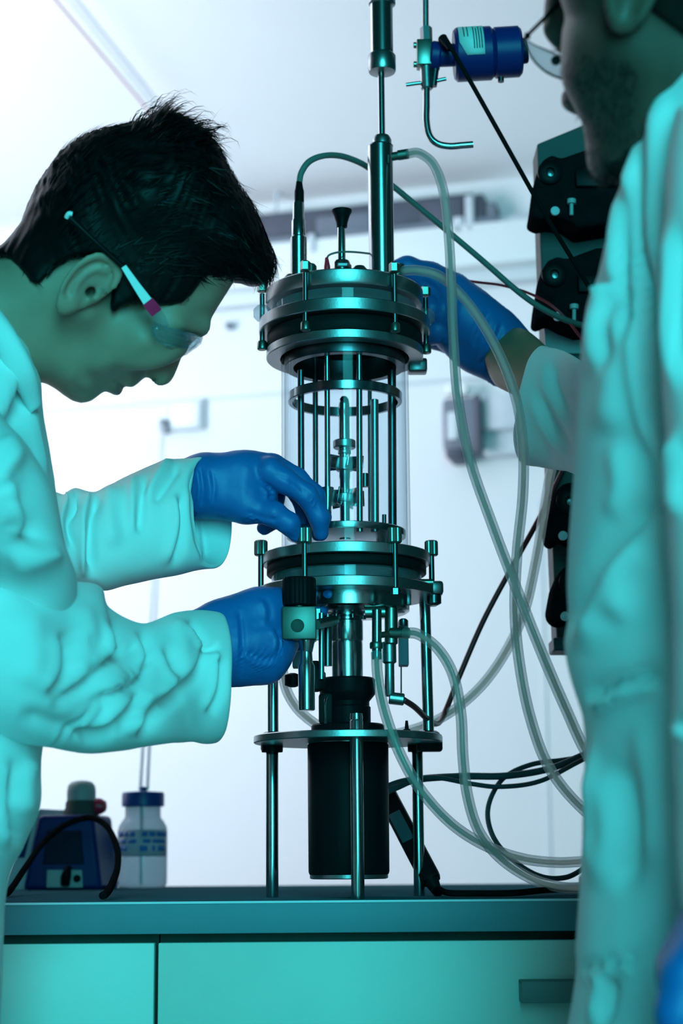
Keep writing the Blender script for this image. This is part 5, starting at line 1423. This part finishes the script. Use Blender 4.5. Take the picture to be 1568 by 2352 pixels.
kd = MB(); kd.lathe((mz.x, mz.y, mz.z + r_(33)), [(r_(33), 0), (r_(33), r_(22)), (r_(31), r_(34)), (r_(24), r_(42)), (r_(12), r_(45)), (0, r_(46))], 40); kd.build('knob_dome', 'grey_plastic', mx)
MB().lathe(mp(222, 1852, 0.03), [(r_(19), 0), (r_(18), 0.006), (r_(12), 0.012), (0, 0.014)], 24, axis=(1, -0.2, 0)).build('red_button', 'red_button', mx)
MB().prism([mp(92, 1858, 0.03), mp(84, 1862, 0.03), mp(46, 1935, 0.03), on_top(8, 0.03), on_top(56, 0.03), mp(66, 1980, 0.03)], (0.03, 0.09, 0)).build('front_housing', 'light_plastic', mx, angle=30)
MB().prism([mp(80, 1868, 0.028), mp(60, 1900, 0.028), mp(30, 1970, 0.028), mp(56, 1970, 0.028)], (0.0, 0.004, 0)).build('side_window', 'blue_paint', mx, angle=30)
cable('mixer_cord', 'black power cord arching over the blue mixer onto the worktop',
      [(4, 2052, 1.92), (22, 2046, 1.97), (60, 1990, 2.10), (100, 1935, 2.25), (150, 1895, 2.34), (205, 1878, 2.34), (245, 1898, 2.28), (268, 1945, 2.18), (270, 1990, 2.05), (258, 2028, 1.90), (246, 2050, 1.78), (236, 2057, 1.74)], 7, 'cable_black')

BY = 2.58
bb = P(326, 2040, BY); bb.z = Z_T
sc_b = S(bb); b_ = lambda q: q / sc_b
bt = thing('lab_bottle', 'translucent plastic bottle with a blue screw cap and blue printing', 'bottle', bb)
Hb = lambda py: P(326, py, BY).z - Z_T
MB().lathe(bb, [(b_(50), 0.0004), (b_(56), 0.004), (b_(57), 0.010), (b_(57), Hb(1912)), (b_(55), Hb(1898)), (b_(48), Hb(1886)), (b_(42), Hb(1879)), (b_(41), Hb(1874)), (b_(41), Hb(1845))], 64).build('bottle_body', 'bottle_milky', bt)
cap = MB(); n = 60; cap.lathe(bb, [(b_(47), Hb(1853)), (b_(49), Hb(1851)), (b_(49), Hb(1826)), (b_(47), Hb(1820)), (b_(20), Hb(1818)), (b_(8), Hb(1817)), (b_(7), Hb(1808)), (0, Hb(1806))], n)
cap.build('cap', 'blue_cap', bt)
MB().cyl(bb + Vector((b_(-3), 0, 0.004)), bb + Vector((b_(-3), 0, Hb(1850))), b_(4), 12).build('dip_tube', 'trim_grey', bt)
# printed band wraps the bottle: rows of blue marks
def band(a0, a1, y0, y1, m, par, name, lift=0.0004):
    vs = []; k = max(3, int((a1 - a0) / 0.12)); R = b_(57) + lift
    for j in range(k + 1):
        an = a0 + (a1 - a0) * j / k
        for y in (y0, y1): vs.append(bb + Vector((R * math.sin(an), -R * math.cos(an), Hb(y))))
    fs = [(2 * j, 2 * j + 1, 2 * j + 3, 2 * j + 2) for j in range(k)]
    o_ = MB().add(vs, fs).build(name, m, par, angle=60)
    md = o_.modifiers.new('thickness', 'SOLIDIFY'); md.thickness = 0.0002; md.offset = 1
    return o_
lb = band(-1.35, 1.35, 1966, 1906, 'bottle_milky', bt, 'printed_label')
for y0, y1, segs in ((1922, 1911, ((-1.1, -0.75), (-0.68, -0.5), (-0.42, -0.2), (0.08, 0.3), (0.36, 0.62), (0.68, 1.3))), (1937, 1928, ((-0.9, -0.6), (-0.5, -0.15), (0.12, 0.42), (0.5, 1.2))), (1955, 1943, ((-1.15, -0.8), (-0.72, -0.55), (0.0, 0.3), (0.5, 0.62), (0.75, 1.2))), (1967, 1964.5, ((-1.35, 1.35),))):
    for a0, a1 in segs: band(a0, a1, y0, y1, 'label_blue' if y0 < 1960 else 'slate', lb, 'print_mark', 0.0007)
for k, (x0, x1) in enumerate(((322, 372), (338, 378))):
    p0 = P(x0, 1812, BY); p1 = W(x1, 976, 0.045)
    cableo = MB().tube([p0, p0 + (p1 - p0) * 0.3 + Vector((0, 0, 0.0)), p0 + (p1 - p0) * 0.7, p1], 0.0026, 8).build('bottle_tube', 'trim_grey')
    tag(cableo, ('thin tube rising from the middle of the blue bottle cap', 'thin tube rising from the right of the blue bottle cap')[k], 'tube')
